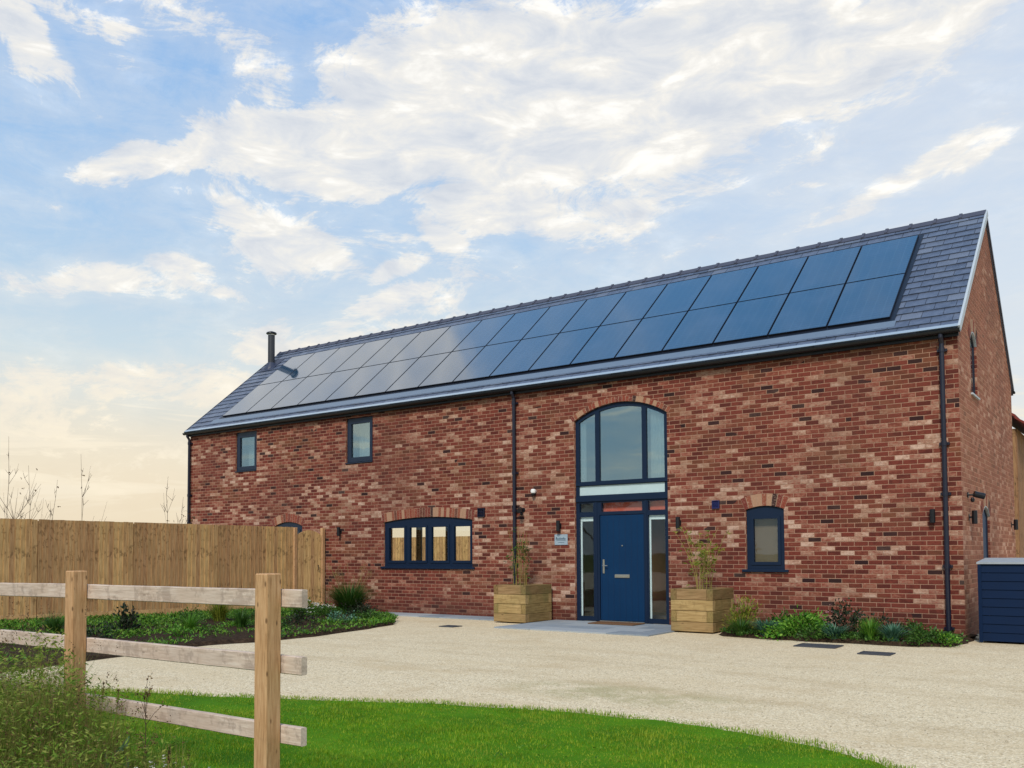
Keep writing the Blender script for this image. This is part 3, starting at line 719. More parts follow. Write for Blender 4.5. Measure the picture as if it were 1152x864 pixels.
# ---- entrance screen
x0, x1, z0, zs, za = ENT; Y = 0.05
en = MB()
def lights(a, b, z0_):
    # upper light with its head following the arch, inset by the frame
    n = 10; pts = [(a, z0_), (b, z0_)]
    for k in range(n + 1):
        x = b + (a - b) * k / n; pts.append((x, arch_z(x, x0, x1, zs, za) - 0.085))
    return pts
UP = [lights(-7.065, -6.685, 2.835), lights(-6.59, -5.635, 2.835), lights(-5.54, -5.155, 2.835)]
BAND = rect(-7.065, -5.155, 2.555, 2.745)
TOP = [rect(-7.065, -6.745, 2.215, 2.395), rect(-6.555, -5.645, 2.215, 2.395), rect(-5.515, -5.155, 2.215, 2.395)]
SIDE = [rect(-7.065, -6.745, 0.115, 2.115), rect(-5.515, -5.155, 0.115, 2.115)]
DOOR = rect(-6.60, -5.61, 0.045, 2.15)
out = arch(x0 + .005, x1 - .005, 0.022, zs - .004, za - .006)
en.prism(out, UP + [BAND] + TOP + SIDE + [DOOR], FR, Y, Y + 0.08)
# glazing beads and raised transoms
for h in UP + TOP + SIDE:
    xs = [p[0] for p in h]; cx = (min(xs) + max(xs)) / 2; cz = sum(p[1] for p in h) / len(h)
en.cbox(x0 + .01, x1 - .01, Y - 0.022, Y - 0.001, 2.752, 2.822, 0.005)
en.cbox(x0 + .01, x1 - .01, Y - 0.028, Y - 0.001, 2.425, 2.535, 0.005)
en.cbox(-6.70, -6.655, Y - 0.012, Y - .001, 0.03, 2.42, 0.004); en.cbox(-5.585, -5.54, Y - 0.012, Y - .001, 0.03, 2.42, 0.004)
ent = en.build('entrance_frame', M['frame_b'], house)
for h in UP:
    g = MB(); g.prism(h, [], FR, Y + 0.03, Y + 0.036); g.build('pane', M['glass_up'], ent)
for h in TOP + SIDE:
    g = MB(); g.prism(h, [], FR, Y + 0.03, Y + 0.036); g.build('pane', M['glass_side'], ent)
for xa in (-7.062, -5.512):
    g = MB(); g.box(xa, xa + .035, Y + .04, Y + .055, .118, 2.028); g.build('inner_trim', M['white'], ent)
g = MB(); g.prism(BAND, [], FR, Y + 0.02, Y + 0.035); g.build('spandrel_panel', M['band'], ent)
dr = MB(); dr.cbox(-6.592, -5.618, Y + 0.012, Y + 0.066, 0.05, 2.142, 0.004)
door = dr.build('door', M['door'], house)
g = MB(); g.cbox(-6.60, -5.61, Y - 0.03, Y + 0.07, 0.022, 0.044, 0.003); g.build('threshold', M['chrome'], house)
g = MB()
g.cbox(-6.535, -6.495, Y - 0.004, Y + 0.012, 0.98, 1.26, 0.004)
g.tube([(-6.515, Y - 0.002, 1.14), (-6.515, Y - 0.045, 1.14), (-6.40, Y - 0.05, 1.135)], 0.010, 8)
g.tube([(-6.515, Y - 0.012, 1.03), (-6.515, Y + 0.002, 1.03)], 0.016, 10)
g.build('handle', M['chrome'], door)
g = MB(); g.cbox(-6.265, -5.935, Y - 0.006, Y + 0.012, 0.895, 0.965, 0.005); g.cbox(-6.235, -5.965, Y - 0.014, Y - 0.006, 0.912, 0.948, 0.004); g.build('letterbox', M['chrome'], door)
g = MB(); g.tube([(-6.09, Y - 0.006, 1.53), (-6.09, Y + 0.013, 1.53)], 0.013, 10); g.build('spyhole', M['chrome'], door)
# ---- gable openings
def gable_opening(dim, name, dark):
    y0, y1, za_, zs_, zt = dim
    f = MB(); f.prism(arch(y0 + .004, y1 - .004, za_ + .004, zs_ - .004, zt - .004, 8), [arch(y0 + .06, y1 - .06, za_ + .06, zs_ - .03, zt - .06, 8)], GA, -0.035, -0.12)
    o = f.build(name, M['pipe'], house)
    g = MB(); g.prism(arch(y0 + .05, y1 - .05, za_ + .05, zs_ - .03, zt - .05, 8), [], GA, -0.05, -0.056)
    g.build('pane' if dark else 'door_leaf', M['glass_side'] if dark else M['door'], o)
    s_ = MB(); s_.cbox(-0.03, 0.035, y0 - .03, y1 + .03, za_ - 0.012, za_ + 0.02, 0.004)
    s_.build('sill', M['verge'], o)
    # brick head, slightly proud
    w = (y1 - y0) / 2; h = zt - zs_; r = (w * w + h * h) / (2 * h); cy = (y0 + y1) / 2; cz = zt - r; a = math.asin(w / r) * 1.08
    mb = MB(); n = 8
    for k in range(n):
        t0 = -a + 2 * a * k / n + .006; t1 = -a + 2 * a * (k + 1) / n - .006
        P = [(cy + (r + q) * math.sin(t), cz + (r + q) * math.cos(t)) for q, t in ((0.004, t0), (0.004, t1), (0.215, t1), (0.215, t0))]
        mb.prism(P, [], GA, 0.006, -0.05)
    mb.build('brick_arch', M['arch'], o)
    # thin pale strip added under the head
    tr = MB(); pts = [(cy + (r - 0.002) * math.sin(-a / 1.08 + 2 * a / 1.08 * k / 8), cz + (r - .002) * math.cos(-a / 1.08 + 2 * a / 1.08 * k / 8)) for k in range(9)]
    pts2 = [(p[0], p[1] - 0.015) for p in reversed(pts)]
    tr.prism(pts + pts2, [], GA, 0.004, -0.09); tr.build('head_strip', M['verge'], o)
gable_opening(GW1, 'gable_window', True); gable_opening(GW2, 'side_door', False)
for bx0, bx1, bz0, bz1 in ((-19.3, -17.20, 0.06, 2.30), (-17.06, -15.95, 0.06, 2.30), (-15.83, -13.8, 0.06, 2.30)):
    f = MB(); f.prism(rect(bx0 + .003, bx1 - .003, bz0 + .003, bz1 - .003), [rect(bx0 + .04, bx1 - .04, bz0 + .05, bz1 - .04)], FR, D - 0.12, D - 0.06)
    o = f.build('garden_door', M['frame'], house); g = MB(); g.box(bx0 + .03, bx1 - .03, D - .09, D - .084, bz0 + .04, bz1 - .03); g.build('pane', M['glass_low'], o)

for px_ in (-17.13, -15.89):
    f = MB(); f.cbox(px_ - .065, px_ + .065, D - .16, D - .03, 0.06, 2.298, .004); f.build('door_post', M['brick'], house)
# ---- things behind the glass
def curtain(xa, xb, za, zb, y, label):
    mb = MB(); n = 40; amp = 0.035
    for k in range(n + 1):
        x = xa + (xb - xa) * k / n; yy = y + amp * math.sin(k * 0.95) + 0.01 * math.sin(k * 2.7)
        mb.v += [(x, yy, za), (x, yy, zb)]
    for k in range(n): mb.face(2 * k, 2 * k + 2, 2 * k + 3, 2 * k + 1)
    return tag(mb.build('curtain', M['curtain'], recalc=False, smooth=True), label, 'curtain', 'curtains behind the windows')
curtain(-5.50, -5.12, 2.80, 4.25, 0.17, 'white curtain hanging at the right side of the tall arched window')
curtain(-7.13, -6.97, 2.80, 4.25, 0.17, 'narrow pale curtain at the left edge of the tall arched window')
curtain(-18.02, -17.2, 3.6, 4.8, 0.40, 'pale curtain behind the small upstairs window nearest the chimney flue')
curtain(-13.7, -12.9, 3.6, 4.8, 0.40, 'pale curtain behind the small upstairs window above the kitchen window')
for a, b, lb in ((-7.07, -6.74, 'white roller blind at the top of the left side light by the door'), (-5.52, -5.15, 'white roller blind at the top of the right side light by the door')):
    mb = MB(); mb.cbox(a, b, Y + 0.045, Y + 0.06, 2.03, 2.12, 0.004); tag(mb.build('roller_blind', M['white']), lb, 'blind', 'blinds beside the front door')
mb = MB(); mb.box(-3.52, -2.86, 0.16, 0.165, 1.09, 2.14); tag(mb.build('roller_blind', simple('taupe_backing', srgb(124, 102, 84), 0.9, 0.1, var=0.1)), 'added taupe panel for reflections in the small arched window right of the door', 'blind')  # taupe sheet added behind the glass to stand for its reflections
mb = MB(); mb.lathe((-10.62, 0.22, 1.112), [(0.03, 0), (0.055, 0.03), (0.062, 0.07), (0.04, 0.11), (0.03, 0.13)], 14)
vs_ = tag(mb.build('vase', M['white'], smooth=True), 'small round white vase on the kitchen window board', 'vase')
mb = MB(); mb.box(-12.46, -9.82, 0.125, 0.34, 1.085, 1.11); mb.build('window_board', M['plaster'], house)

# ================================================================== fixtures on the walls
def wall_light(x, z, label):
    t = thing('wall_light', (x, 0, z), label, 'wall light', 'black up and down wall lights')
    a = MB(); a.cbox(x - 0.03, x + 0.03, -0.012, -0.001, z - 0.05, z + 0.05, 0.004); a.box(x - 0.012, x + 0.012, -0.05, -0.012, z - 0.015, z + 0.015); a.build('bracket', M['black'], t)
    b = MB(); b.lathe((x, -0.085, z - 0.11), [(0.036, 0), (0.042, 0.005), (0.042, 0.215), (0.036, 0.22)], 14); b.build('lamp_body', M['black'], t, smooth=False)
    return t
wl = wall_light(-13.93, 1.95, 'black cylinder wall light on the brick just right of the garden gate')
for dx, lb in ((-7.50, 'black cylinder wall light directly above the house sign'), (-4.83, 'black cylinder wall light on the brick right of the blue door'),
               (-0.42, 'black cylinder wall light beside the downpipe at the right corner')):
    copy_tree(wl, None, (dx + 13.93, 0, 0), None, lb)
for y, lb in ((0.61, 'black cylinder wall light on the gable wall just below the security light'), (6.0, 'black cylinder wall light at the far edge of the gable wall')):
    c = copy_tree(wl, None, None, None, lb); c.location = (0.0, y, 1.94); c.rotation_euler = (0, 0, R(90))
def spot(name, loc, ang, label):
    t = thing(name, loc, label, 'security light', 'black security lights')
    a = MB(); a.tube([(0, -0.001, 0), (0, -0.02, 0)], 0.045, 14); a.tube([(0, -0.02, 0), (0, -0.07, 0.0), (0.0, -0.09, 0.0)], 0.014, 8)
    b = MB(); b.tube([(-0.02, -0.10, 0.015), (0.0, -0.14, 0.0), (0.05, -0.24, -0.03)], 0.05, 14)
    s_ = MB(); s_.lathe((0.0, -0.075, -0.12), [(0.012, 0), (0.03, 0.015), (0.032, 0.05), (0.014, 0.08)], 12)
    for n_, q, m in (('bracket', a, M['black']), ('lamp_head', b, M['black']), ('sensor', s_, M['black'])):
        q.v = [(v[0] + loc[0], v[1] + loc[1], v[2] + loc[2]) for v in q.v]; q.build(n_, m, t)
    t.rotation_euler = (0, 0, ang); return t
sp = spot('security_light', (-8.42, 0, 2.31), 0, 'black security light beside the middle downpipe left of the door')
c = copy_tree(sp, None, None, None, 'black security light high on the gable wall above the bin store'); c.location = (0, 0.52, 2.30); c.rotation_euler = (0, 0, R(90))
def vent(x, z, mat, label, w=0.19, h=0.20):
    t = thing('wall_vent', (x, 0, z), label, 'vent', 'square extractor vents')
    a = MB(); a.prism(rect(x - w / 2, x + w / 2, z - h / 2, z + h / 2), [rect(x - w / 2 + .015, x + w / 2 - .015, z - h / 2 + .015, z + h / 2 - .015)], FR, -0.035, -0.001); a.build('vent_frame', mat, t)
    b = MB()
    for k in range(5):
        zz = z - h / 2 + 0.02 + k * (h - 0.04) / 5
        b.hexa([(x - w / 2 + .017, -0.030, zz), (x + w / 2 - .017, -0.030, zz), (x + w / 2 - .017, -0.006, zz + .02), (x - w / 2 + .017, -0.006, zz + .02),
                (x - w / 2 + .017, -0.027, zz + .006), (x + w / 2 - .017, -0.027, zz + .006), (x + w / 2 - .017, -0.004, zz + .028), (x - w / 2 + .017, -0.004, zz + .028)])
    b.build('louvre', mat, t)
vent(-9.54, 2.29, M['pipe'], 'square dark vent on the brick right of the four pane kitchen window')
vent(-4.10, 2.27, simple('vent_blue', srgb(30, 34, 84), 0.5), 'small square navy vent between the blue door and the small arched window', 0.14, 0.15)
t = thing('security_camera', (-8.12, 0, 2.66), 'small white dome security camera on brick left of the arched window', 'camera')
a = MB(); a.tube([(-8.12, -0.001, 2.69), (-8.12, -0.06, 2.70)], 0.035, 14); a.lathe((-8.12, -0.075, 2.64), [(0.03, 0), (0.052, 0.02), (0.055, 0.07), (0.035, 0.095)], 14); a.build('housing', M['white'], t)
a = MB(); a.lathe((-8.12, -0.075, 2.585), [(0.008, 0), (0.034, 0.015), (0.044, 0.055)], 14); a.build('dome', M['black'], t)
# house name plate with its (hardly legible) line of lettering and rule
t = thing('house_sign', (-7.475, 0, 1.66), 'small grey metal house name plate on brick left of the front door', 'sign')
a = MB(); a.cbox(-7.635, -7.32, -0.016, -0.002, 1.555, 1.775, 0.004); a.build('plate', M['sign'], t)
b = MB()
def stroke(pts, w=0.010):
    for (ax, az), (bx, bz) in zip(pts, pts[1:]):
        d = Vector((bx - ax, bz - az)); d.normalize(); n = Vector((-d.y, d.x)) * w / 2
        b.prism([(ax + n.x, az + n.y), (ax - n.x, az - n.y), (bx - n.x, bz - n.y), (bx + n.x, bz + n.y)], [], FR, -0.0185, -0.0165)
for cx_ in (-7.555,): stroke([(cx_ - .03, 1.722), (cx_ - .03, 1.685)], .01)
xx = -7.60
for k, hgt in enumerate((0.05, 0.03, 0.03, 0.045, 0.03, 0.03, 0.045, 0.03)):
    stroke([(xx, 1.668), (xx + 0.012, 1.668 + hgt), (xx + 0.022, 1.668)], 0.008); xx += 0.030
stroke([(-7.59, 1.652), (-7.36, 1.652)], 0.006); stroke([(-7.55, 1.61), (-7.40, 1.61)], 0.006)
b.build('lettering', M['sign_ink'], t)

# ================================================================== planters, mat, covers, bin store
def planter(x0, y1, label):
    w, d, h = 0.78, 0.95, 0.76
    t = thing('planter_box', (x0 + w / 2, y1 - d / 2, 0.0), label, 'planter', 'timber sleeper planters flanking the door')
    y0 = y1 - d; th = 0.11; n = 4; hh = h / n
    fr, rt, bk, lf = MB(), MB(), MB(), MB()
    for k in range(n):
        za = k * hh + 0.002 + (0.022 if k == 0 else 0); zb = (k + 1) * hh - 0.003; j = uni(-0.003, 0.003)
        if k % 2 == 0:
            fr.cbox(x0, x0 + w, y0 + j, y0 + th, za, zb, .006); bk.cbox(x0, x0 + w, y1 - th, y1, za, zb, .006)
            lf.cbox(x0 + j, x0 + th, y0 + th + .002, y1 - th - .002, za, zb, .006); rt.cbox(x0 + w - th, x0 + w - j, y0 + th + .002, y1 - th - .002, za, zb, .006)
        else:
            fr.cbox(x0 + th + .002, x0 + w - th - .002, y0 + j, y0 + th, za, zb, .006); bk.cbox(x0 + th + .002, x0 + w - th - .002, y1 - th, y1, za, zb, .006)
            lf.cbox(x0 + j, x0 + th, y0, y1, za, zb, .006); rt.cbox(x0 + w - th, x0 + w - j, y0, y1, za, zb, .006)
    for q, m in ((fr, M['sleeper']), (bk, M['sleeper']), (lf, M['sleeper_y']), (rt, M['sleeper_y'])): q.build('side_boards', m, t)
    s_ = MB(); n2 = 8; xa, xb, ya, yb = x0 + th + .003, x0 + w - th - .003, y0 + th + .003, y1 - th - .003
    for i in range(n2 + 1):
        for j in range(n2 + 1): s_.v.append((xa + (xb - xa) * i / n2, ya + (yb - ya) * j / n2, 0.70 + uni(-.012, .012)))
    for i in range(n2):
        for j in range(n2): s_.face(i * (n2 + 1) + j, (i + 1) * (n2 + 1) + j, (i + 1) * (n2 + 1) + j + 1, i * (n2 + 1) + j + 1)
    s_.build('potting_soil', M['soil'], t, recalc=False)
    return t
M['sleeper_y'] = wood_mat('sleeper_timber_side', srgb(132, 108, 68), srgb(98, 76, 46), srgb(156, 132, 90), 'y', 0.9, 0.45)
planter(-8.44, -0.10, 'square timber sleeper planter left of the blue front door')
planter(-4.48, -0.22, 'square timber sleeper planter right of the blue front door')
def bamboo(cx, cy, z0, n, h, spread, leafy, label, mat):
    t = thing('bamboo_plant', (cx, cy, z0), label, 'plant', 'bamboos in the timber planters')
    cn, lv = MB(), MB()
    for k in range(n):
        bx, by = cx + uni(-.12, .12), cy + uni(-.14, .14); hk = h * uni(0.6, 1.0); lx, ly = uni(-1, 1) * spread, uni(-1, 1) * spread
        pts = [Vector((bx + lx * (i / 6) ** 1.7, by + ly * (i / 6) ** 1.7, z0 + hk * i / 6 * (1 - .06 * (i / 6)))) for i in range(7)]
        cn.tube(pts, 0.0075, 5, True, 0.003)
        for q in range(int(leafy * uni(.6, 1.3))):
            tt = random.betavariate(3.0, 1.8); f = tt * 6; i = min(5, int(f)); p = pts[i].lerp(pts[i + 1], f - i)
            br = Vector((uni(-1, 1), uni(-1, 1), uni(-.1, .7))) * uni(.04, .17)
            for _ in range(3):
                d = (br.normalized() + Vector((uni(-.5, .5), uni(-.5, .5), uni(-.8, .1)))); lv.leaf(p + br, d, uni(.07, .13), uni(.012, .02))
    cn.build('canes', M['cane'], t); lv.build('foliage', mat, t, recalc=False)
bamboo(-8.12, -0.62, 0.70, 11, 1.35, 0.16, 12, 'sparse bamboo with bare yellow canes in the left planter', M['mid'])
bamboo(-4.08, -0.72, 0.70, 15, 1.25, 0.36, 15, 'leafy yellow green bamboo in the right planter', M['yell'])
mb = MB(); mb.cbox(-6.50, -5.52, -0.62, -0.12, 0.0262, 0.044, 0.004)
dm = mb.build('doormat', M['mat']); tag(dm, 'brown coir doormat on the paving in front of the blue door', 'doormat')
def cover(x, y, w, d, ang, label):
    t = thing('drain_cover', (x, y, 0.001), label, 'drain cover', 'drain covers set in the gravel')
    f = MB(); f.prism(rect(-w / 2, w / 2, -d / 2, d / 2), [rect(-w / 2 + .022, w / 2 - .022, -d / 2 + .022, d / 2 - .022)], lambda u, v, z: (x + u, y + v, z), 0.001, 0.016)
    p = MB(); p.box(x - w / 2 + .024, x + w / 2 - .024, y - d / 2 + .024, y + d / 2 - .024, 0.001, 0.010)
    for i in range(5):
        for j in range(4):
            cx_ = x - w / 2 + .05 + i * (w - .1) / 4; cy_ = y - d / 2 + .05 + j * (d - .1) / 3; p.box(cx_ - .02, cx_ + .02, cy_ - .006, cy_ + .006, 0.010, 0.014)
    f.build('cover_frame', M['cover'], t); p.build('cover_plate', M['cover'], t); t.rotation_euler = (0, 0, ang)
cover(-8.52, -2.32, 0.34, 0.30, 0, 'small dark drain cover in gravel in front of the left planter')
cover(-1.62, -2.20, 0.60, 0.45, 0, 'larger dark drain cover in gravel before the right flower border')
cover(-0.67, -2.78, 0.42, 0.34, 0, 'smaller dark drain cover in gravel nearest the right downpipe')
# gully at the foot of the right downpipe
t = thing('bin_store', (1.30, 0.20, 0), 'navy blue slatted timber bin store with grey lid beside the gable', 'bin store')
bx0, bx1, by0, by1, hz = 0.25, 2.40, -0.36, 0.52, 1.19
fr = MB(); nb = 9
for k in range(nb):
    za = 0.03 + k * (hz - .03) / nb; zb = 0.03 + (k + 1) * (hz - .03) / nb
    fr.hexa([(bx0, by0 - .016, za + .003), (bx1, by0 - .016, za + .003), (bx1, by0 + .01, za + .003), (bx0, by0 + .01, za + .003), (bx0, by0 - .004, zb - .002), (bx1, by0 - .004, zb - .002), (bx1, by0 + .01, zb - .002), (bx0, by0 + .01, zb - .002)])
fr.build('front_boards', M['store'], t)
sd = MB()
for xs in ((bx0 + .001, bx0 + .024), (bx1 - .024, bx1 - .001)):
    for k in range(nb):
        za = 0.03 + k * (hz - .03) / nb; zb = 0.03 + (k + 1) * (hz - .03) / nb; sd.cbox(xs[0], xs[1], by0 + .012, by1, za + .002, zb - .002, .003)
sd.box(bx0 + .03, bx1 - .03, by1 - .03, by1 - .005, .03, hz + .06)
sd.build('side_boards', M['store'], t)
sd = MB()
for xs in (bx0 - .004, bx0 + 1.05, bx1 - .05): sd.cbox(xs, xs + .05, by0 - .028, by0 - .0165, .012, hz - .004, .003)
sd.build('corner_trim', M['store'], t)
ld = MB(); ld.hexa([(bx0 - .015, by0 - .04, hz + .002), (bx1 + .015, by0 - .04, hz + .002), (bx1 + .015, by1 + .02, hz + .062), (bx0 - .015, by1 + .02, hz + .062), (bx0 - .015, by0 - .04, hz + .030), (bx1 + .015, by0 - .04, hz + .030), (bx1 + .015, by1 + .02, hz + .09), (bx0 - .015, by1 + .02, hz + .09)])
ld.build('lid', M['store_top'], t)

# ================================================================== close-board fence and gate
def board_run(a, b, z0a, z1a, z0b, z1b, gap=None, wb=0.098):
    """upright feather-edge boards between two ground points"""
    a = Vector(a); b = Vector(b); ln = (b - a).length; d = (b - a) / ln; n = Vector((-d.y, d.x))
    if n.x < 0: n = -n           # face the drive
    k = int(ln / wb); mb = MB()
    for i in range(k):
        u0 = i / k; u1 = (i + 1) / k + 0.012 / ln
        h0 = z1a + (z1b - z1a) * u0 + uni(-.004, .004); g0 = z0a + (z0b - z0a) * u0
        p, q = a + d * ln * u0, a + d * ln * min(u1, 1.0); j = uni(0, .003)
        p1, q1 = p + n * (.008 + j), q + n * (.030 + j)
        mb.hexa([(p.x, p.y, g0), (q.x, q.y, g0), (q1.x, q1.y, g0), (p1.x, p1.y, g0), (p.x, p.y, h0), (q.x, q.y, h0), (q1.x, q1.y, h0), (p1.x, p1.y, h0)])
    return mb, a, b, d, n
FA, FB = Vector((-14.69, -0.86)), Vector((-17.55, -11.8))
fence = thing('board_fence', ((FA.x + FB.x) / 2, (FA.y + FB.y) / 2, 0), 'tall close boarded timber garden fence running from the gate past the flower bed', 'fence')
nsec = 6
for s_ in range(nsec):
    a = FA.lerp(FB, s_ / nsec); b = FA.lerp(FB, (s_ + 1) / nsec); dd = (b - a).normalized() * 0.008
    ha = 2.06 + 0.15 * s_ / nsec; hb = 2.06 + 0.15 * (s_ + 1) / nsec
    mb, a2, b2, d, n = board_run(a + dd, b - dd, 0.20, ha, 0.20, hb)
    mb.build('board_panel', M['closeboard'], fence)
    gb = MB(); p, q = a + dd, b - dd; g1, g2 = p + n * .03, q + n * .03
    gb.hexa([(p.x, p.y, .0), (q.x, q.y, .0), (g2.x, g2.y, .0), (g1.x, g1.y, .0), (p.x, p.y, .198), (q.x, q.y, .198), (g2.x, g2.y, .198), (g1.x, g1.y, .198)])
    gb.build('gravel_board', M['closeboard_y'] if 'closeboard_y' in M else M['closeboard'], fence)
    po = MB(); c_ = a - n * 0.055
    po.cbox(c_.x - .045, c_.x + .045, c_.y - .045, c_.y + .045, 0, ha - .03, .005); po.build('post', M['post'], fence)
# gate between the fence end and the house
gate = thing('garden_gate', (-14.6, -0.45, 0), 'boarded timber garden gate with arched top between the fence and the house wall', 'gate')
GA_, GB_ = Vector((-14.665, -0.77)), Vector((-14.52, -0.13))
dg = (GB_ - GA_).normalized(); ng = Vector((dg.y, -dg.x)); wg = (GB_ - GA_).length
lf = MB(); nb_ = 7
for i in range(nb_):
    u0, u1 = i / nb_, (i + 1) / nb_ - 0.006
    top = lambda u: 1.99 - 0.12 * (2 * u - 1) ** 2
    p, q = GA_ + dg * wg * u0, GA_ + dg * wg * u1; p1, q1 = p + ng * .022, q + ng * .022
    lf.hexa([(p.x, p.y, .06), (q.x, q.y, .06), (q1.x, q1.y, .06), (p1.x, p1.y, .06), (p.x, p.y, top(u0)), (q.x, q.y, top(u1)), (q1.x, q1.y, top(u1)), (p1.x, p1.y, top(u0))])
lf.build('gate_boards', M['closeboard'], gate)
hn = MB(); hp = GA_ + dg * wg * .86 + ng * .03; hn.tube([(hp.x, hp.y, 1.10), (hp.x + ng.x * .03, hp.y + ng.y * .03, 1.12), (hp.x + ng.x * .03, hp.y + ng.y * .03, 1.0), (hp.x, hp.y, .98)], .009, 6); hn.build('handle', M['black'], gate)
for c_, lb in ((GA_ - dg * .055, 0), (GB_ + dg * .055, 1)):
    po = MB(); po.cbox(c_.x - .045, c_.x + .045, c_.y - .045, c_.y + .045, 0, 2.05, .006); po.build('gate_post', M['post'], gate)
# rear garden fence seen through the kitchen window
rf = thing('rear_fence', (-21, 12, 0), 'pale board fence behind the house seen through the kitchen window', 'fence')
for xa in range(-28, -12, 4):
    mb, *_ = board_run((xa, 12), (xa + 3.98, 12), 0.05, 2.07, 0.05, 2.07, wb=0.14); mb.build('board_panel', M['closeboard'], rf)

# ================================================================== post and rail fence in the foreground
P2, P1 = Vector((-1.099, -12.733)), Vector((-2.898, -12.715))
du = (P1 - P2).normalized(); P0 = P1 + du * 1.8; rail_n = Vector((0, 1)) if Vector((-du.y, du.x)).y > 0 else Vector((0, -1))
ang = math.atan2(du.y, du.x)
rn = Vector((-du.y, du.x)); rn = rn if rn.y > 0 else -rn     # away from the camera side
pf = thing('post_and_rail_fence', (P1.x, P1.y, 0), 'three rail timber post fence in the foreground beside the lawn', 'fence')
def post(p, ztop, w=0.092):
    mb = MB(); c = w / 2; n = 14; cs = []
    mb.cbox(-c, c, -c, c, -0.02, ztop, 0.006)
    ca, sa = math.cos(ang), math.sin(ang)
    mb.v = [(p.x + v[0] * ca - v[1] * sa, p.y + v[0] * sa + v[1] * ca, v[2]) for v in mb.v]
    mb.build('post', M['post'], pf)
for p, z in ((P2, 1.301), (P1, 1.301), (P0, 1.30)): post(p, z)
def rail(pa, pb, za, zb, h=0.088, th=0.036, off=0.048):
    ln = (pb - pa).length; d = (pb - pa) / ln; seg = 14
    mb = MB(); sec = [(-h, 0), (0, 0), (0, th), (-h, th)]
    rings = []
    for i in range(seg + 1):
        u = i / seg; c = pa + d * ln * u; z = za + (zb - za) * u; w1, w2 = uni(-.001, .001), uni(-.001, .001)
        b_ = len(mb.v); c3 = .004
        for (dz, dn) in ((-h, c3), (-h + c3, 0), (-c3, 0), (0, c3), (0, th - c3), (-c3, th), (-h + c3, th), (-h, th - c3)):
            q = c + rn * (off + dn + w2); mb.v.append((q.x, q.y, z + dz + w1))
        if i:
            for k in range(8): mb.face(b_ - 8 + k, b_ - 8 + (k + 1) % 8, b_ + (k + 1) % 8, b_ + k)
    mb.face(*range(8)); mb.face(*[len(mb.v) - 8 + k for k in range(8)][::-1])
    return mb.build('rail', M['rail'], pf)
for z2, z1, z0 in ((1.222, 1.216, 1.20), (0.900, 0.893, 0.885), (0.562, 0.552, 0.545)):
    rail(P2 - du * 0.19, P1 + du * 0.03, z2, z1)
    rail(P1 + du * 0.036, P0 + du * .1, z1 + .004, z0)

# ================================================================== vegetation
def shrub(name, cx, cy, h, r, n, ll, lw, mat, label, cat='shrub', group=None, stems=7, flowers=None, nf=0, z0=0.04, droop=0.0, ex=1.0):
    t = thing(name, (cx, cy, 0.0), label, cat, group)
    st, lv, fl_ = MB(), MB(), MB(); tips = []
    for k in range(stems * 3):
        a = uni(0, 2 * PI); rr = r * math.sqrt(rnd()); zz = z0 + h * (1 - (rr / r) ** 2 * .75) * uni(.55, 1.0)
        tip = Vector((cx + rr * ex * math.cos(a), cy + rr * math.sin(a), zz)); tips.append(tip)
        if k < stems * 2:
            b = Vector((cx + uni(-.04, .04), cy + uni(-.04, .04), z0 - .03)); m_ = b.lerp(tip, .5) + Vector((uni(-.03, .03), uni(-.03, .03), .04)); st.tube([b, m_, tip], .005, 4, False, .002)
    for k in range(n):
        tp = random.choice(tips); base = Vector((cx, cy, z0)); f = random.betavariate(3, 1.2); p = base.lerp(tp, f) + Vector((random.gauss(0, 1), random.gauss(0, 1), random.gauss(0, .8))) * r * .13
        if p.z < z0 * .5: p.z = z0 * .5 + rnd() * .05
        d = (p - base).normalized() + Vector((uni(-.8, .8), uni(-.8, .8), uni(-.4 - droop, .6)))
        lv.leaf(p, d, ll * uni(.6, 1.25), lw * uni(.7, 1.2))
    for k in range(nf):
        tp = random.choice(tips) + Vector((random.gauss(0, .05) * r * 3, random.gauss(0, .05) * r * 3, uni(0, .03)))
        for _ in range(4): fl_.leaf(tp, Vector((uni(-1, 1), uni(-1, 1), uni(0, 1))), uni(.02, .035), .02)
    st.build('stems', M['twig'], t, recalc=False); lv.build('foliage', mat, t, recalc=False)
    if nf: fl_.build('flowers', flowers, t, recalc=False)
    return t
def tuft(name, cx, cy, h, r, n, w, mat, label, plume=0, group=None, z0=.03, cat='ornamental grass'):
    t = thing(name, (cx, cy, 0.0), label, cat, group); mb = MB()
    for k in range(n):
        a = uni(0, 2 * PI); q = rnd(); p = Vector((cx + math.cos(a) * r * .25 * q, cy + math.sin(a) * r * .25 * q, z0)); mb.blade(p, Vector((math.cos(a), math.sin(a), 0)) * r * uni(.2, 1.0), h * uni(.55, 1.0), w * uni(.7, 1.3), 4)
    mb.build('leaf_blades', mat, t, recalc=False)
    if plume:
        pm = MB()
        for k in range(plume):
            a = uni(0, 2 * PI); base = Vector((cx, cy, z0)); tip = base + Vector((math.cos(a) * r * uni(.2, .8), math.sin(a) * r * uni(.2, .8), h * uni(1.0, 1.35)))
            pm.tube([base, base.lerp(tip, .6) + Vector((0, 0, .04)), tip], .0025, 3, False)
            for _ in range(14): pm.leaf(tip - Vector((uni(-.02, .02), uni(-.02, .02), uni(0, .14))), Vector((uni(-1, 1), uni(-1, 1), uni(.2, 1))), .05, .006)
        pm.build('seed_plumes', M['straw'], t, recalc=False)
    return t
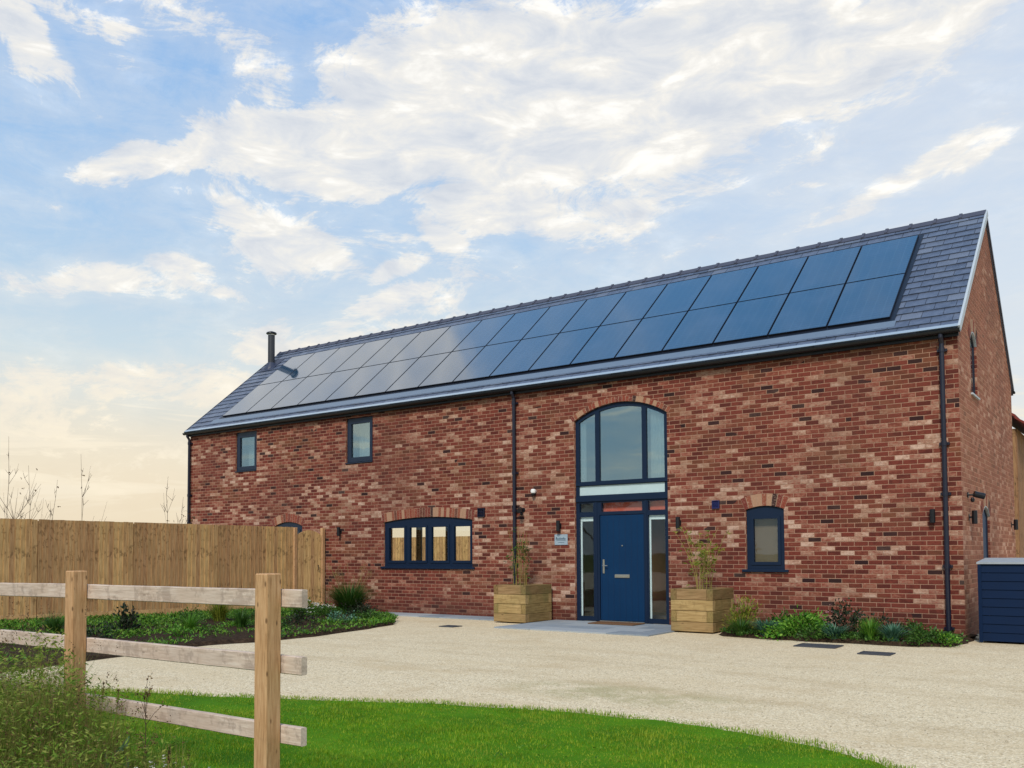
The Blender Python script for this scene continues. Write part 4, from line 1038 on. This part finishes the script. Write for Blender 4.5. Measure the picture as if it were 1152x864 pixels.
# right border, left to right
shrub('shrub', -3.22, -0.95, 0.62, 0.36, 900, .07, .018, M['yell'], 'yellow green feathery shrub leaning on the right planter')
tuft('perennial_plant', -3.12, -1.40, 0.34, 0.36, 240, .016, M['mid'], 'low grey green strappy plant at the foot of the yellow green shrub', cat='plant')
tuft('perennial_plant', -2.70, -1.42, 0.34, 0.32, 150, .045, M['teal'], 'blue green broad leaved rosette just left of the bright green bush', cat='plant')
shrub('leafy_bush', -2.22, -1.26, 0.46, 0.50, 1900, .070, .034, M['bright'], 'rounded bright green leafy bush under the small arched window', 'bush', droop=.5, ex=1.1)
shrub('leafy_bush', -2.62, -0.75, 0.42, 0.30, 600, .06, .03, M['mid'], 'mid green bush behind the blue green rosette by the wall', 'bush')
shrub('rose_bush', -1.62, -0.78, 0.74, 0.36, 620, .055, .034, M['darkl'], 'taller dark leaved rose bush with few pink flowers against the wall', 'bush', flowers=M['pinkf'], nf=14)
tuft('perennial_plant', -1.62, -1.42, 0.33, 0.34, 150, .042, M['teal'], 'blue green clump below the dark rose bush', cat='plant')
tuft('grass_tuft', -1.10, -1.36, 0.42, 0.28, 380, .012, M['bright'], 'upright green grass tuft between the rose bush and low shrubs')
shrub('low_shrub', -1.00, -0.66, 0.46, 0.42, 560, .05, .028, M['darkl'], 'low spreading dark leaved shrub against wall left of downpipe', 'shrub', ex=1.3)
tuft('perennial_plant', -0.76, -1.40, 0.36, 0.32, 160, .045, M['teal'], 'blue green clump in front of the low dark shrub', cat='plant')
shrub('low_shrub', -0.38, -1.25, 0.30, 0.38, 760, .05, .026, M['mid'], 'low mid green shrub near the foot of the right downpipe')
shrub('ground_plant', -0.10, -1.22, 0.15, 0.30, 420, .045, .026, M['bright'], 'small creeping green plant at the corner of the house', 'plant')
shrub('ground_plant', -1.95, -1.5, 0.16, 0.26, 300, .04, .025, M['mid'], 'low green plant at the gravel edge below the bright bush', 'plant')
shrub('leafy_bush', -0.62, -0.62, 0.34, 0.30, 420, .045, .026, M['mid'], 'small green bush between the low dark shrub and the downpipe', 'bush')
# left bed
tuft('grass_clump', -12.45, -1.15, 0.86, 0.85, 1300, .015, M['mid'], 'large feathery grass clump against the brick right of the gate', plume=26)
shrub('flowering_shrub', -12.62, -2.05, 0.42, 0.42, 520, .05, .026, M['mid'], 'white flowering shrub behind the right fence post', 'shrub', flowers=M['whitef'], nf=150)
shrub('low_shrub', -13.62, -1.5, 0.50, 0.28, 380, .05, .025, M['yell'], 'yellow green shrub beside the gate')
shrub('low_shrub', -11.35, -1.75, 0.28, 0.42, 560, .05, .030, M['darkl'], 'low dark green shrub at the right end of the bed')
shrub('low_shrub', -10.55, -2.45, 0.20, 0.42, 560, .045, .030, M['mid'], 'low mid green plant at the rounded tip of the bed')
tuft('grass_tuft', -11.9, -3.1, 0.46, 0.34, 260, .010, M['mid'], 'dark green grass tuft right of the fence post')
tuft('grass_tuft', -11.25, -5.05, 0.48, 0.34, 280, .010, M['mid'], 'green grass tuft in the bed left of the right fence post')
tuft('grass_tuft', -11.35, -6.05, 0.44, 0.36, 280, .010, M['bright'], 'brighter green grass tuft in the middle of the dark soil')
shrub('evergreen_shrub', -12.05, -6.85, 0.55, 0.27, 420, .07, .045, M['darkl'], 'small dark evergreen shrub near the board fence', 'shrub')
shrub('low_shrub', -10.65, -6.75, 0.20, 0.26, 260, .045, .028, M['bright'], 'low bright green plant at the gravel edge below the evergreen')
shrub('low_shrub', -10.9, -4.0, 0.24, 0.36, 380, .045, .028, M['darkl'], 'low dark plant along the gravel edge behind the right post')
shrub('low_shrub', -11.7, -4.3, 0.34, 0.3, 320, .05, .028, M['mid'], 'bushy mid green plant behind the right fence post')
shrub('low_shrub', -12.4, -5.3, 0.40, 0.3, 360, .05, .03, M['mid'], 'leafy mid green plant beside the board fence')
def inside(x, y, poly):
    c = False; n = len(poly)
    for i in range(n):
        (xa, ya), (xb, yb) = poly[i], poly[i - 1]
        if (ya > y) != (yb > y) and x < (xb - xa) * (y - ya) / (yb - ya) + xa: c = not c
    return c
from mathutils import noise as mnoise
shrub('low_shrub', -12.1, -1.2, 0.40, 0.45, 700, .05, .03, M['darkl'], 'dark bushy shrub on the house side of the big grass clump', 'shrub')
shrub('low_shrub', -11.9, -2.3, 0.34, 0.40, 520, .05, .03, M['mid'], 'green bushy plant between grass clump and bed tip', 'shrub')
tuft('grass_tuft', -13.3, -2.7, 0.6, 0.4, 380, .011, M['mid'], 'tall green grass tuft just right of the white flowering shrub')
shrub('low_shrub', -10.6, -3.2, 0.24, 0.36, 460, .045, .028, M['teal'], 'low grey green plant along the gravel near the bed tip', 'shrub')
shrub('low_shrub', -10.3, -5.0, 0.22, 0.34, 420, .045, .028, M['mid'], 'low mid green plant on the gravel edge left of the right post', 'shrub')
tuft('grass_tuft', -12.9, -4.3, 0.62, 0.45, 420, .011, M['yell'], 'yellow green grass tuft close to the board fence')
shrub('low_shrub', -11.4, -7.8, 0.26, 0.4, 420, .05, .03, M['darkl'], 'low dark plant in the soil between the two posts', 'shrub')
tuft('grass_tuft', -12.8, -7.7, 0.5, 0.4, 320, .010, M['mid'], 'thin green grass tuft left of the dark evergreen shrub')
# ground cover: clumpy little weeds over the bed
gc = MB(); k = 0
while k < 40000:
    x, y = uni(-17.3, -9), uni(-11.8, -0.3)
    if k % 12 == 0:
        i_ = random.randrange(2, 11); q_ = rnd(); x = BED[i_][0] + (BED[i_ + 1][0] - BED[i_][0]) * q_ - abs(random.gauss(-.02, .16)); y = BED[i_][1] + (BED[i_ + 1][1] - BED[i_][1]) * q_
        if i_ > 8 or rnd() < .35 or y < -6.3: k += 1; continue
        gc.leaf(Vector((x, y, .03 + uni(0, .08))), Vector((uni(-1, 1), uni(-1, 1), uni(.1, 1.2))), uni(.03, .08), uni(.015, .035)); k += 1; continue
    if not inside(x, y, BED): continue
    dn = mnoise.noise((x * .9, y * .9, 2.0)); fx = (x + 17.5 + (y + 12) * -.26)
    near_fence = 1.0 if x < (-14.7 + (y + .9) * .26) + 2.4 else 0.0
    if dn + near_fence * .55 < uni(-.12, .42): k += 1 if rnd() < .02 else 0; continue
    gc.leaf(Vector((x, y, .05 + uni(0, .07))), Vector((uni(-1, 1), uni(-1, 1), uni(.1, 1.2))), uni(.03, .08), uni(.012, .03)); k += 1
tag(gc.build('ground_cover', M['cover_leaf'], recalc=False), 'patches of low bright green weeds over dark soil in the left bed', 'ground cover', kind='stuff')
gc = MB()
for k in range(6500):
    x, y = uni(-3.55, .05), uni(-1.66, -.1)
    if not inside(x, y + .05, RBED) or mnoise.noise((x * 2.5, y * 2.5, 0)) < uni(-.5, .1): continue
    gc.leaf(Vector((x, y, .05 + uni(0, .06))), Vector((uni(-1, 1), uni(-1, 1), uni(.1, 1.0))), uni(.03, .07), uni(.012, .03))
tag(gc.build('border_ground_cover', M['mid'], recalc=False), 'low green ground cover filling the border against the house', 'ground cover', kind='stuff')
# lawn blades, denser near the camera
lb = MB(); k = 0
while k < 210000:
    y = -8.8 - (rnd() ** 1.0) * 4.6; x = uni(-7.5, 2.4)
    k += 1
    if not inside(x, y, LAWN): 
        # a few stray blades spill over the edge
        if not (inside(x + .02, y - .09 * (1 + mnoise.noise((x * 3, y * 3, 1))), LAWN) and rnd() < .45): continue
    hh = .029 * (0.85 + .6 * mnoise.noise((x * 1.4, y * 1.4, 0)) + .35 * mnoise.noise((x * 6, y * 6, 3))) * uni(.6, 1.5)
    a = uni(0, 2 * PI); ln = Vector((math.cos(a), math.sin(a), 0)) * hh * uni(.1, .8)
    lb.blade(Vector((x, y, .022)), ln, hh, uni(.004, .007), 2)
tag(lb.build('lawn_grass', M['blade'], recalc=False), 'short mown bright green grass blades of the lawn', 'grass', kind='stuff')
lw = MB()
for k in range(5000):
    x, y = uni(-7.5, 2.4), -8.9 - rnd() * 4.4
    if not inside(x, y, LAWN) or mnoise.noise((x * 1.1, y * 1.1, 8)) < .12: continue
    lw.leaf(Vector((x, y, .03)), Vector((uni(-1, 1), uni(-1, 1), uni(.1, .6))), uni(.012, .028), uni(.008, .016))
tag(lw.build('lawn_clover', M['cover_leaf'], recalc=False), 'patches of small broad leaved clover mixed into the lawn', 'clover', kind='stuff')
# loose stones on the drive edge
sb = MB()
for k in range(5200):
    x, y = uni(-8, 3), -1.7 - 8.3 * rnd() ** .6
    if inside(x, y, LAWN) or inside(x, y, RBED): continue
    s_ = uni(.004, .010); c_ = Vector((x, y, .002)); o_ = [Vector((uni(.6, 1), 0, 0)), Vector((0, uni(.6, 1), 0)), Vector((-uni(.6, 1), 0, 0)), Vector((0, -uni(.6, 1), 0)), Vector((0, 0, uni(.5, .9)))]
    sb.add([c_ + q * s_ for q in o_], [(0, 1, 4), (1, 2, 4), (2, 3, 4), (3, 0, 4)])
tag(sb.build('loose_stones', M['stone'], recalc=False), 'loose pale stones scattered over the gravel drive', 'stones', kind='stuff')

# ---- rough weeds in the foreground, on this side of the post and rail fence
def weed_h(x, y):
    # taller to the left
    return max(0.34, min(0.98, 0.53 - 0.62 * (x + 1.67)))
wb, ws, wseed = MB(), MB(), MB()
def in_weeds(x, y):
    return -4.6 < x < -1.25 and -14.2 < y < -12.85 and (x < -1.45 - (y + 12.85) * .0)
k = 0
while k < 80000:
    x = -1.25 - 3.6 * rnd() ** .85; y = uni(-14.1, -12.8); k += 1
    if x > -1.7 and rnd() < (x + 1.7) / .45 * .85: continue
    h = weed_h(x, y) * uni(.35, 1.0) * (.75 + .5 * mnoise.noise((x * 2.2, y * 2.2, 5)))
    a = uni(0, 2 * PI)
    if rnd() < .5:
        wb.blade(Vector((x, y, 0)), Vector((math.cos(a), math.sin(a), 0)) * h * uni(.1, .55), h, uni(.003, .006), 4)
    else:
        ws.blade(Vector((x, y, 0)), Vector((math.cos(a), math.sin(a), 0)) * h * uni(.05, .3), h * 1.06, uni(.0018, .0032), 4)
for k in range(62000):
    x = -1.4 - 3.3 * rnd() ** .9; y = uni(-14.1, -12.82); top = weed_h(x, y) * (.8 + .45 * mnoise.noise((x * 2.2, y * 2.2, 5)))
    z = top * random.betavariate(1.6, 1.5)
    if x > -1.7 and rnd() < .5: continue
    wb.leaf(Vector((x, y, z)), Vector((uni(-1, 1), uni(-1, 1), uni(-.4, .8))), uni(.016, .046), uni(.005, .012))
for k in range(420):
    x = -1.5 - 2.9 * rnd(); y = uni(-13.9, -12.85); top = weed_h(x, y) * uni(.7, 1.12)
    for _ in range(9): wseed.leaf(Vector((x + random.gauss(0, .006), y, top + uni(-.06, .03))), Vector((uni(-1, 1), uni(-1, 1), uni(0, 1))), uni(.008, .016), .006)
for m_, nm, lab in ((wb, 'rough_weeds', 'dense rough green weeds growing at the foot of the rail fence'), (ws, 'dry_grass', 'dry straw coloured grass stems among the foreground weeds'), (wseed, 'weed_seed_heads', 'tiny brown seed heads scattered through the foreground weeds')):
    tag(m_.build(nm, {'rough_weeds': M['weed'], 'dry_grass': M['straw'], 'weed_seed_heads': M['seed']}[nm], recalc=False), lab, 'weeds', kind='stuff')
# single taller weeds one can tell apart
def tall_weed(x, y, h, lean, style, label):
    t = thing('tall_weed', (x, y, 0), label, 'weed', 'tall weeds by the rail fence')
    st, hd = MB(), MB(); base = Vector((x, y, 0)); tip = base + Vector((lean, lean * .3, h)); pts = [base.lerp(tip, i / 5) + Vector((uni(-.008, .008), uni(-.008, .008), 0)) for i in range(6)]
    st.tube(pts, .003, 5, False, .0015)
    if style == 'spike':
        for k in range(60):
            p = tip + (pts[-2] - tip).normalized() * uni(0, .09); hd.leaf(p, Vector((uni(-1, 1), uni(-1, 1), uni(.3, 1.5))), .014, .006)
    else:
        for k in range(12):
            i = random.choice((2, 3, 4)); p = pts[i].lerp(pts[i + 1], rnd()); e_ = p + Vector((uni(-.12, .12), uni(-.06, .06), uni(.05, .14))); st.tube([p, p.lerp(e_, .5) + Vector((0, 0, .01)), e_], .0016, 4, False, .001)
            hd = MB()
            for _ in range(10): hd.leaf(e_ + Vector((random.gauss(0, .008), random.gauss(0, .008), random.gauss(0, .008))), Vector((uni(-1, 1), uni(-1, 1), uni(-1, 1))), .014, .008)
            hd.build('seed_head', M['seed'], t, recalc=False)
        hd = MB()
        for _ in range(14): hd.leaf(tip + Vector((random.gauss(0, .01), random.gauss(0, .01), random.gauss(0, .01))), Vector((uni(-1, 1), uni(-1, 1), uni(-1, 1))), .014, .008)
    st.build('stem', M['straw'] if style == 'spike' else M['twig'], t, recalc=False); hd.build('seed_head', M['seed'], t, recalc=False)
tall_weed(-2.42, -12.86, 0.68, 0.06, 'spike', 'leaning weed with a brown seed spike just right of the left post')
tall_weed(-2.28, -12.88, 0.66, 0.09, 'spike', 'second leaning seed spike further right of the left post')
tall_weed(-1.86, -12.9, 0.66, 0.0, 'branch', 'thin branching weed standing midway between the two posts')
tall_weed(-3.05, -13.25, 0.92, -.03, 'branch', 'tallest branching weed at the left, above the green weeds')
tall_weed(-1.62, -12.95, 0.44, 0.03, 'spike', 'short weed with red brown head nearer the right post')
shrub('dock_plant', -2.08, -12.93, 0.40, 0.10, 34, .11, .035, M['teal'], 'blue green broad leaved weed between the posts', 'weed', z0=.05, stems=4)
wf = MB()
for k in range(36):
    c_ = Vector((uni(-1.75, -1.3), uni(-13.15, -12.85), uni(.30, .37)))
    for _ in range(6): wf.leaf(c_, Vector((uni(-1, 1), uni(-1, 1), uni(-.1, .5))), .010, .006)
    wf.leaf(Vector((c_.x, c_.y, 0)), Vector((0, 0, 1)), c_.z, .002)
tag(wf.build('white_wildflowers', M['whitef'], recalc=False), 'tiny white wildflowers low beside the right fence post', 'wildflowers', kind='stuff')

# ---- saplings behind the board fence
def sapling(x, y, h, n, label, lean=0.0, leafn=0):
    t = thing('bare_sapling', (x, y, 0), label, 'sapling', 'bare saplings behind the board fence')
    mb = MB(); base = Vector((x, y, 0)); tip = base + Vector((lean, uni(-.1, .1), h)); pts = [base.lerp(tip, i / 7) + Vector((uni(-.03, .03), uni(-.03, .03), 0)) for i in range(8)]
    mb.tube(pts, .013, 6, True, .003)
    br = MB()
    for k in range(n):
        f = uni(.3, .95); i = min(6, int(f * 7)); p = pts[i]; a = uni(0, 2 * PI); ln = (1.05 - f) * h * uni(.3, .7)
        e_ = p + Vector((math.cos(a) * ln * .42, math.sin(a) * ln * .42, ln)); m_ = p.lerp(e_, .5) + Vector((math.cos(a), math.sin(a), 0)) * ln * .08
        br.tube([p, m_, e_], .0055, 4, False, .002)
        for _ in range(2):
            e2 = m_ + Vector((uni(-.3, .3), uni(-.3, .3), uni(.2, .5))) * ln * .7; br.tube([m_, e2], .006, 3, False, .003)
    mb.build('trunk', M['twig'], t, recalc=False); br.build('branches', M['twig'], t, recalc=False)
    if leafn:
        lf_ = MB()
        for k in range(leafn):
            p = Vector((x + lean * .6 + uni(-.5, .5), y + uni(-.4, .4), h * uni(.75, 1.0)))
            for _ in range(3): lf_.leaf(p, Vector((uni(-1, 1), uni(-1, 1), uni(-1, .3))), .06, .04)
        lf_.build('last_leaves', M['seed'], t, recalc=False)
sapling(-23.4, -3.5, 4.75, 16, 'tallest bare sapling behind the fence at the far left edge', -.25)
sapling(-23.0, -3.1, 3.9, 12, 'bare sapling with a few brown leaves right of the tallest one', .1, 5)
sapling(-22.6, -2.8, 3.5, 10, 'short bushy bare sapling, third from the left edge of the photo', .25, 4)
sapling(-21.75, -2.3, 4.2, 8, 'single thin bare sapling behind the middle of the board fence', .12, 2)
sapling(-19.9, -0.9, 3.6, 5, 'faint thin bare sapling left of the house corner', -.15)
sapling(-19.5, -0.65, 3.0, 5, 'short sapling with brown leaves closest to the house corner', .05, 9)

# ---- neighbouring building and hedge plant at the right edge
nb = thing('neighbour_barn', (-3.3, 16, 0), 'timber clad neighbouring building with red tiled roof behind the gable', 'building')
w_ = MB(); y = 10.2
while y < 22:
    w_.cbox(-0.335, -0.30 + uni(0, .008), y, y + .142, 0.0, 4.48, .004); y += .146
x = -6.3
while x < -.34:
    w_.cbox(x, x + .142, 10.16, 10.19 + uni(0, .006), 0.0, 4.48, .004); x += .146
w_.box(-6.3, -0.345, 10.20, 22, 0, 4.46)
w_.build('wall', M['cladding'], nb)
r_ = MB()
for side in (1, -1):
    for k in range(14):
        u0, u1 = k / 14, (k + 1) / 14; xa = -3.3 + side * (3.25 * (1 - u0)); xb = -3.3 + side * (3.25 * (1 - u1) - .02); za, zb = 4.52 + 3.0 * u0, 4.52 + 3.0 * u1
        r_.hexa([(xa, 9.9, za), (xa, 22.3, za), (xb, 22.3, zb - .02), (xb, 9.9, zb - .02), (xa, 9.9, za + .07), (xa, 22.3, za + .07), (xb, 22.3, zb + .02), (xb, 9.9, zb + .02)])
r_.build('roof', M['tile'], nb)
g_ = MB(); g_.tube([(0.02, 9.9, 4.50), (0.02, 22.3, 4.50)], .07, 10); g_.build('gutter', M['verge'], nb)
shrub('hedge_plant', 0.55, 8.6, 1.35, 0.55, 700, .08, .045, M['yell'], 'yellow green bush behind the bin store at the right edge', 'bush')

# ---- a bare tree off to the left front (it shows as a reflection in the arched window)
tr = thing('garden_tree', (-24.0, -30.0, 0), 'bare branching tree beyond the lawn, reflected in the arched window', 'tree')
tk, cr_ = MB(), MB()
def grow(p, d, ln, r_, depth):
    e_ = p + d * ln; (tk if depth > 4 else cr_).tube([p, p.lerp(e_, .5) + Vector((uni(-.05, .05), uni(-.05, .05), 0)) * ln, e_], r_, 5, False, r_ * .65)
    if depth == 0:
        for _ in range(4): cr_.leaf(e_, Vector((uni(-1, 1), uni(-1, 1), uni(-1, 1))), .12, .08)
        return
    for _ in range(3 if depth > 2 else 2):
        nd = (d + Vector((uni(-.8, .8), uni(-.8, .8), uni(-.1, .5)))).normalized(); grow(e_, nd, ln * uni(.65, .85), r_ * .62, depth - 1)
grow(Vector((-24, -30, 0)), Vector((0, 0, 1)), 1.6, .13, 6)
tk.build('trunk', M['twig'], tr, recalc=False); cr_.build('crown', M['twig'], tr, recalc=False)

# ================================================================== sky
SUN_EL, SUN_AZ = R(42), R(160)        # azimuth clockwise from +y: the light comes from behind the camera, a little to the right
w = bpy.data.worlds.new('World'); bpy.context.scene.world = w; w.use_nodes = True
W = NT.__new__(NT); W.m = w; W.t = w.node_tree; W.t.nodes.clear(); W.out = W.t.nodes.new('ShaderNodeOutputWorld')
sky = W.n('ShaderNodeTexSky', sky_type='NISHITA'); sky.sun_disc = False; sky.sun_elevation = SUN_EL; sky.sun_rotation = SUN_AZ
tc = W.n('ShaderNodeTexCoord').outputs['Generated']
nv = W.n('ShaderNodeVectorMath', operation='NORMALIZE'); W.l(tc, nv.inputs[0]); dirv = nv.outputs[0]
dx, dy, dz = W.sep(dirv)
az = W.math('MULTIPLY', W.math('ARCTAN2', dx, dy), 180 / PI); el = W.math('MULTIPLY', W.math('ARCSINE', dz), 180 / PI)
# clear-sky gradient
base = W.ramp(W.math('DIVIDE', el, 90.0, clamp=True), [(0.0, srgb(236, 224, 200)), (0.06, srgb(232, 226, 208)), (0.13, srgb(206, 222, 230)), (0.22, srgb(168, 202, 236)),
        (0.34, srgb(140, 184, 234)), (0.55, srgb(122, 174, 230)), (1.0, srgb(100, 158, 222))])
warm = W.math('MULTIPLY', W.smooth(W.math('ABSOLUTE', W.math('ADD', az, 56.0)), 2.0, 34.0, 1.0, 0.0), W.smooth(el, 3.0, 10.5, 1.0, 0.0))
base = W.mix(W.math('MULTIPLY', warm, 0.8), base, srgb(240, 222, 192))
rightpale = W.math('MULTIPLY', W.smooth(az, -42.0, -8.0, 0.0, 1.0), W.smooth(az, 60.0, 120.0, 1.0, 0.0))
rightpale = W.math('MULTIPLY', rightpale, W.smooth(el, 35.0, 60.0, 1.0, 0.0))
base = W.mix(W.math('MULTIPLY', rightpale, 0.62), base, srgb(226, 232, 240))
behind = W.smooth(W.math('ABSOLUTE', az), 100.0, 135.0)
base = W.mix(W.math('MULTIPLY', behind, W.smooth(el, 40.0, 60.0, 0.9, 0.0)), base, W.ramp(W.math('DIVIDE', el, 40.0, clamp=True), [(0.0, srgb(190, 206, 212)), (0.3, srgb(140, 180, 206)), (1.0, srgb(100, 156, 206))]))
# warped direction for the wisps
wv = W.n('ShaderNodeTexNoise'); W.l(dirv, wv.inputs['Vector']); wv.inputs['Scale'].default_value = 5.0; wv.inputs['Detail'].default_value = 4
wvo = W.n('ShaderNodeVectorMath', operation='MULTIPLY_ADD'); W.l(wv.outputs['Color'], wvo.inputs[0]); wvo.inputs[1].default_value = (9.0, 5.0, 0); wvo.inputs[2].default_value = (-4.5, -2.5, 0)
ae = W.comb(az, el, 0.0)
ae2 = W.n('ShaderNodeVectorMath', operation='ADD'); W.l(ae, ae2.inputs[0]); W.l(wvo.outputs[0], ae2.inputs[1]); aew = ae2.outputs[0]
PATCH = [(-64.6, 27.4, 3.4, 1.5, -35, 1.0), (-62.2, 29.4, 4.2, 1.0, 0, 0.7), (-54.2, 30.0, 7.9, 1.9, -10, 0.6), (-50.8, 27.8, 4.3, 2.2, -20, 0.8), (-47.2, 23.9, 9.5, 2.4, -8, 1.0), (-58.7, 22.4, 5.4, 1.2, 22, 0.9),
    (-55.5, 24.5, 3.1, 0.9, 30, 0.8), (-36.3, 26.9, 13.3, 5.1, 10, 0.95), (-24.8, 27.6, 14.5, 4.3, 12, 1.0), (-14.1, 28.3, 11.0, 2.6, 15, 0.95), (-7.8, 28.5, 5.4, 1.6, 10, 0.7), (-36.3, 21.3, 7.5, 2.3, 0, 0.9),
    (-28.9, 22.1, 5.1, 2.7, 10, 0.8), (-49.9, 19.2, 6.5, 1.6, -20, 0.85), (-61.5, 14.9, 6.1, 1.1, 0, 0.85), (-56.6, 16.0, 3.5, 1.1, 10, 0.8), (-54.3, 15.6, 3.1, 0.6, 5, 0.7), (-58.6, 18.4, 2.9, 0.5, -8, 0.5),
    (-64.7, 19.2, 2.7, 0.6, -10, 0.5), (-43.2, 15.4, 6.2, 1.2, 15, 0.9), (-42.1, 17.6, 3.4, 0.7, 20, 0.75), (-38.7, 19.4, 1.7, 1.0, 0, 0.95), (-12.8, 20.6, 7.3, 0.9, 20, 0.8), (-8.0, 21.2, 3.2, 0.7, 20, 0.65),
    (-18.4, 20.8, 3.1, 0.7, 10, 0.45), (-45.5, 13.5, 9.5, 1.7, 5, 0.75), (-58.5, 9.6, 9.3, 1.5, 5, 0.75), (-62.7, 7.8, 5.9, 2.0, 0, 0.6), (-31.7, 20.0, 3.4, 1.5, 0, 0.6),
    (-75, 36, 12, 4, 0, .7), (-68, 44, 14, 5, -10, .6), (-100, 30, 18, 5, 0, .6), (20, 25, 16, 5, 0, .8), (60, 30, 20, 6, 0, .6), (-170, 25, 20, 4, 0, .5), (130, 20, 25, 5, 0, .7)]
acc = None
PATCH = [(a, e_, sx, sy, rot, wt * (1.45 if (sx * sy > 20) else 1.0)) for a, e_, sx, sy, rot, wt in PATCH] + [(-22, 28, 26, 9, 8, .55), (-45, 22, 20, 8, -5, .45), (-66, 38, 22, 7, 0, 1.1), (-85, 33, 14, 5, 0, .9), (-60, 5, 14, 3, 0, .5), (-50, 7, 8, 1.5, -8, .6)]
for a, e_, sx, sy, rot, wt in PATCH:
    mp_ = W.n('ShaderNodeMapping', vector_type='TEXTURE'); W.l(aew, mp_.inputs[0])
    mp_.inputs['Location'].default_value = (a, e_, 0); mp_.inputs['Rotation'].default_value = (0, 0, R(rot)); mp_.inputs['Scale'].default_value = (sx * 1.25, sy * 1.35, 1)
    ln_ = W.n('ShaderNodeVectorMath', operation='LENGTH'); W.l(mp_.outputs[0], ln_.inputs[0])
    f = W.smooth(ln_.outputs['Value'], 0.15, 1.25, wt, 0.0)
    acc = f if acc is None else W.math('MAXIMUM', acc, f)
flat = W.n('ShaderNodeVectorMath', operation='DIVIDE'); W.l(dirv, flat.inputs[0]); zc = W.math('ADD', W.math('ABSOLUTE', dz), 0.16); W.l(W.comb(zc, zc, zc), flat.inputs[1])
fx = W.n('ShaderNodeMapping'); W.l(flat.outputs[0], fx.inputs[0]); fx.inputs['Scale'].default_value = (1.0, 1.0, 0.15); fx.inputs['Rotation'].default_value = (0, 0, R(20))
n1 = W.noise(W.scale(fx.outputs[0], (1.6, 3.4, 1)), 1.5, 11, 0.70, 0.4)
n2 = W.noise(W.scale(ae, (0.11, 0.30, 0)), 1.5, 11, 0.72, 0.7)
nn = W.math('ADD', W.math('MULTIPLY', n1, 0.45), W.math('MULTIPLY', n2, 0.55))
dens = W.math('ADD', acc, W.math('MULTIPLY', W.math('SUBTRACT', nn, 0.5), 3.3))
cf = W.smooth(dens, 0.30, 0.78)
thin = W.smooth(dens, -0.3, 0.5, 0.0, 0.30)
cloud = W.math('MAXIMUM', cf, thin)
lowb = W.math('MULTIPLY', W.smooth(W.noise(W.scale(ae, (0.05, 0.42, 0)), 1.3, 8, 0.62, 0.8), 0.46, 0.62, 0.0, 0.8), W.math('MULTIPLY', W.smooth(el, 1.5, 4.0), W.smooth(el, 9.0, 13.0, 1.0, 0.0)))
cloud = W.math('MAXIMUM', W.math('MULTIPLY', cloud, W.smooth(el, 1.0, 6.0)), lowb)
shade = W.noise(W.scale(ae, (0.10, 0.26, 0)), 2.1, 7, 0.6, 0.4)
ccol = W.ramp(shade, [(0.32, srgb(214, 219, 227)), (0.46, srgb(232, 233, 234)), (0.56, srgb(248, 244, 236)), (0.66, (1.12, 1.08, 1.0))])
ccol = W.mix(W.math('MULTIPLY', W.smooth(el, 5.0, 17.0, 1.0, 0.0), 0.8), ccol, srgb(255, 240, 210))
col = W.mix(W.math('MULTIPLY', cloud, 0.93), base, ccol)
# below the horizon
col = W.mix(W.smooth(el, -3.0, 0.0, 1.0, 0.0), col, srgb(120, 112, 88))
b1 = W.n('ShaderNodeBackground'); W.l(col, b1.inputs[0]); b1.inputs[1].default_value = 1.06
b2 = W.n('ShaderNodeBackground'); W.l(sky.outputs[0], b2.inputs[0]); b2.inputs[1].default_value = 0.05
mxs = W.n('ShaderNodeMixShader'); mxs.inputs[0].default_value = 0.07; W.l(b1.outputs[0], mxs.inputs[1]); W.l(b2.outputs[0], mxs.inputs[2])
W.l(mxs.outputs[0], W.out.inputs[0])
w.cycles.sampling_method = 'MANUAL'; w.cycles.sample_map_resolution = 512

sl = bpy.data.lights.new('sun', 'SUN'); sl.energy = 3.1; sl.angle = R(11); sl.color = (1.0, 0.93, 0.82)
so = bpy.data.objects.new('sun', sl); C.objects.link(so)
sd_ = Vector((math.sin(SUN_AZ) * math.cos(SUN_EL), math.cos(SUN_AZ) * math.cos(SUN_EL), math.sin(SUN_EL)))
so.rotation_euler = sd_.to_track_quat('Z', 'Y').to_euler(); so.location = (0, -10, 20)

# ================================================================== camera
yaw, pitch, roll = R(35.528), R(2.5127), R(-0.298)
f = Vector((-math.sin(yaw) * math.cos(pitch), math.cos(yaw) * math.cos(pitch), math.sin(pitch)))
r = f.cross(Vector((0, 0, 1))).normalized(); u = r.cross(f)
r2 = math.cos(roll) * r + math.sin(roll) * u; u2 = -math.sin(roll) * r + math.cos(roll) * u
cd = bpy.data.cameras.new('camera'); cam = bpy.data.objects.new('camera', cd); C.objects.link(cam)
mw = Matrix((r2, u2, -f)).transposed().to_4x4(); mw.translation = Vector((2.4303, -15.6191, 1.3936)); cam.matrix_world = mw
cd.sensor_width = 36; cd.lens = 31.528; cd.shift_y = 0.12678; cd.clip_end = 3000; cd.clip_start = 0.05
sc = bpy.context.scene; sc.camera = cam
sc.view_settings.view_transform = 'Standard'; sc.view_settings.look = 'None'; sc.view_settings.exposure = 0; sc.view_settings.gamma = 1
sc.cycles.use_denoising = True; sc.cycles.max_bounces = 8; sc.cycles.transparent_max_bounces = 12; sc.cycles.sample_clamp_indirect = 6
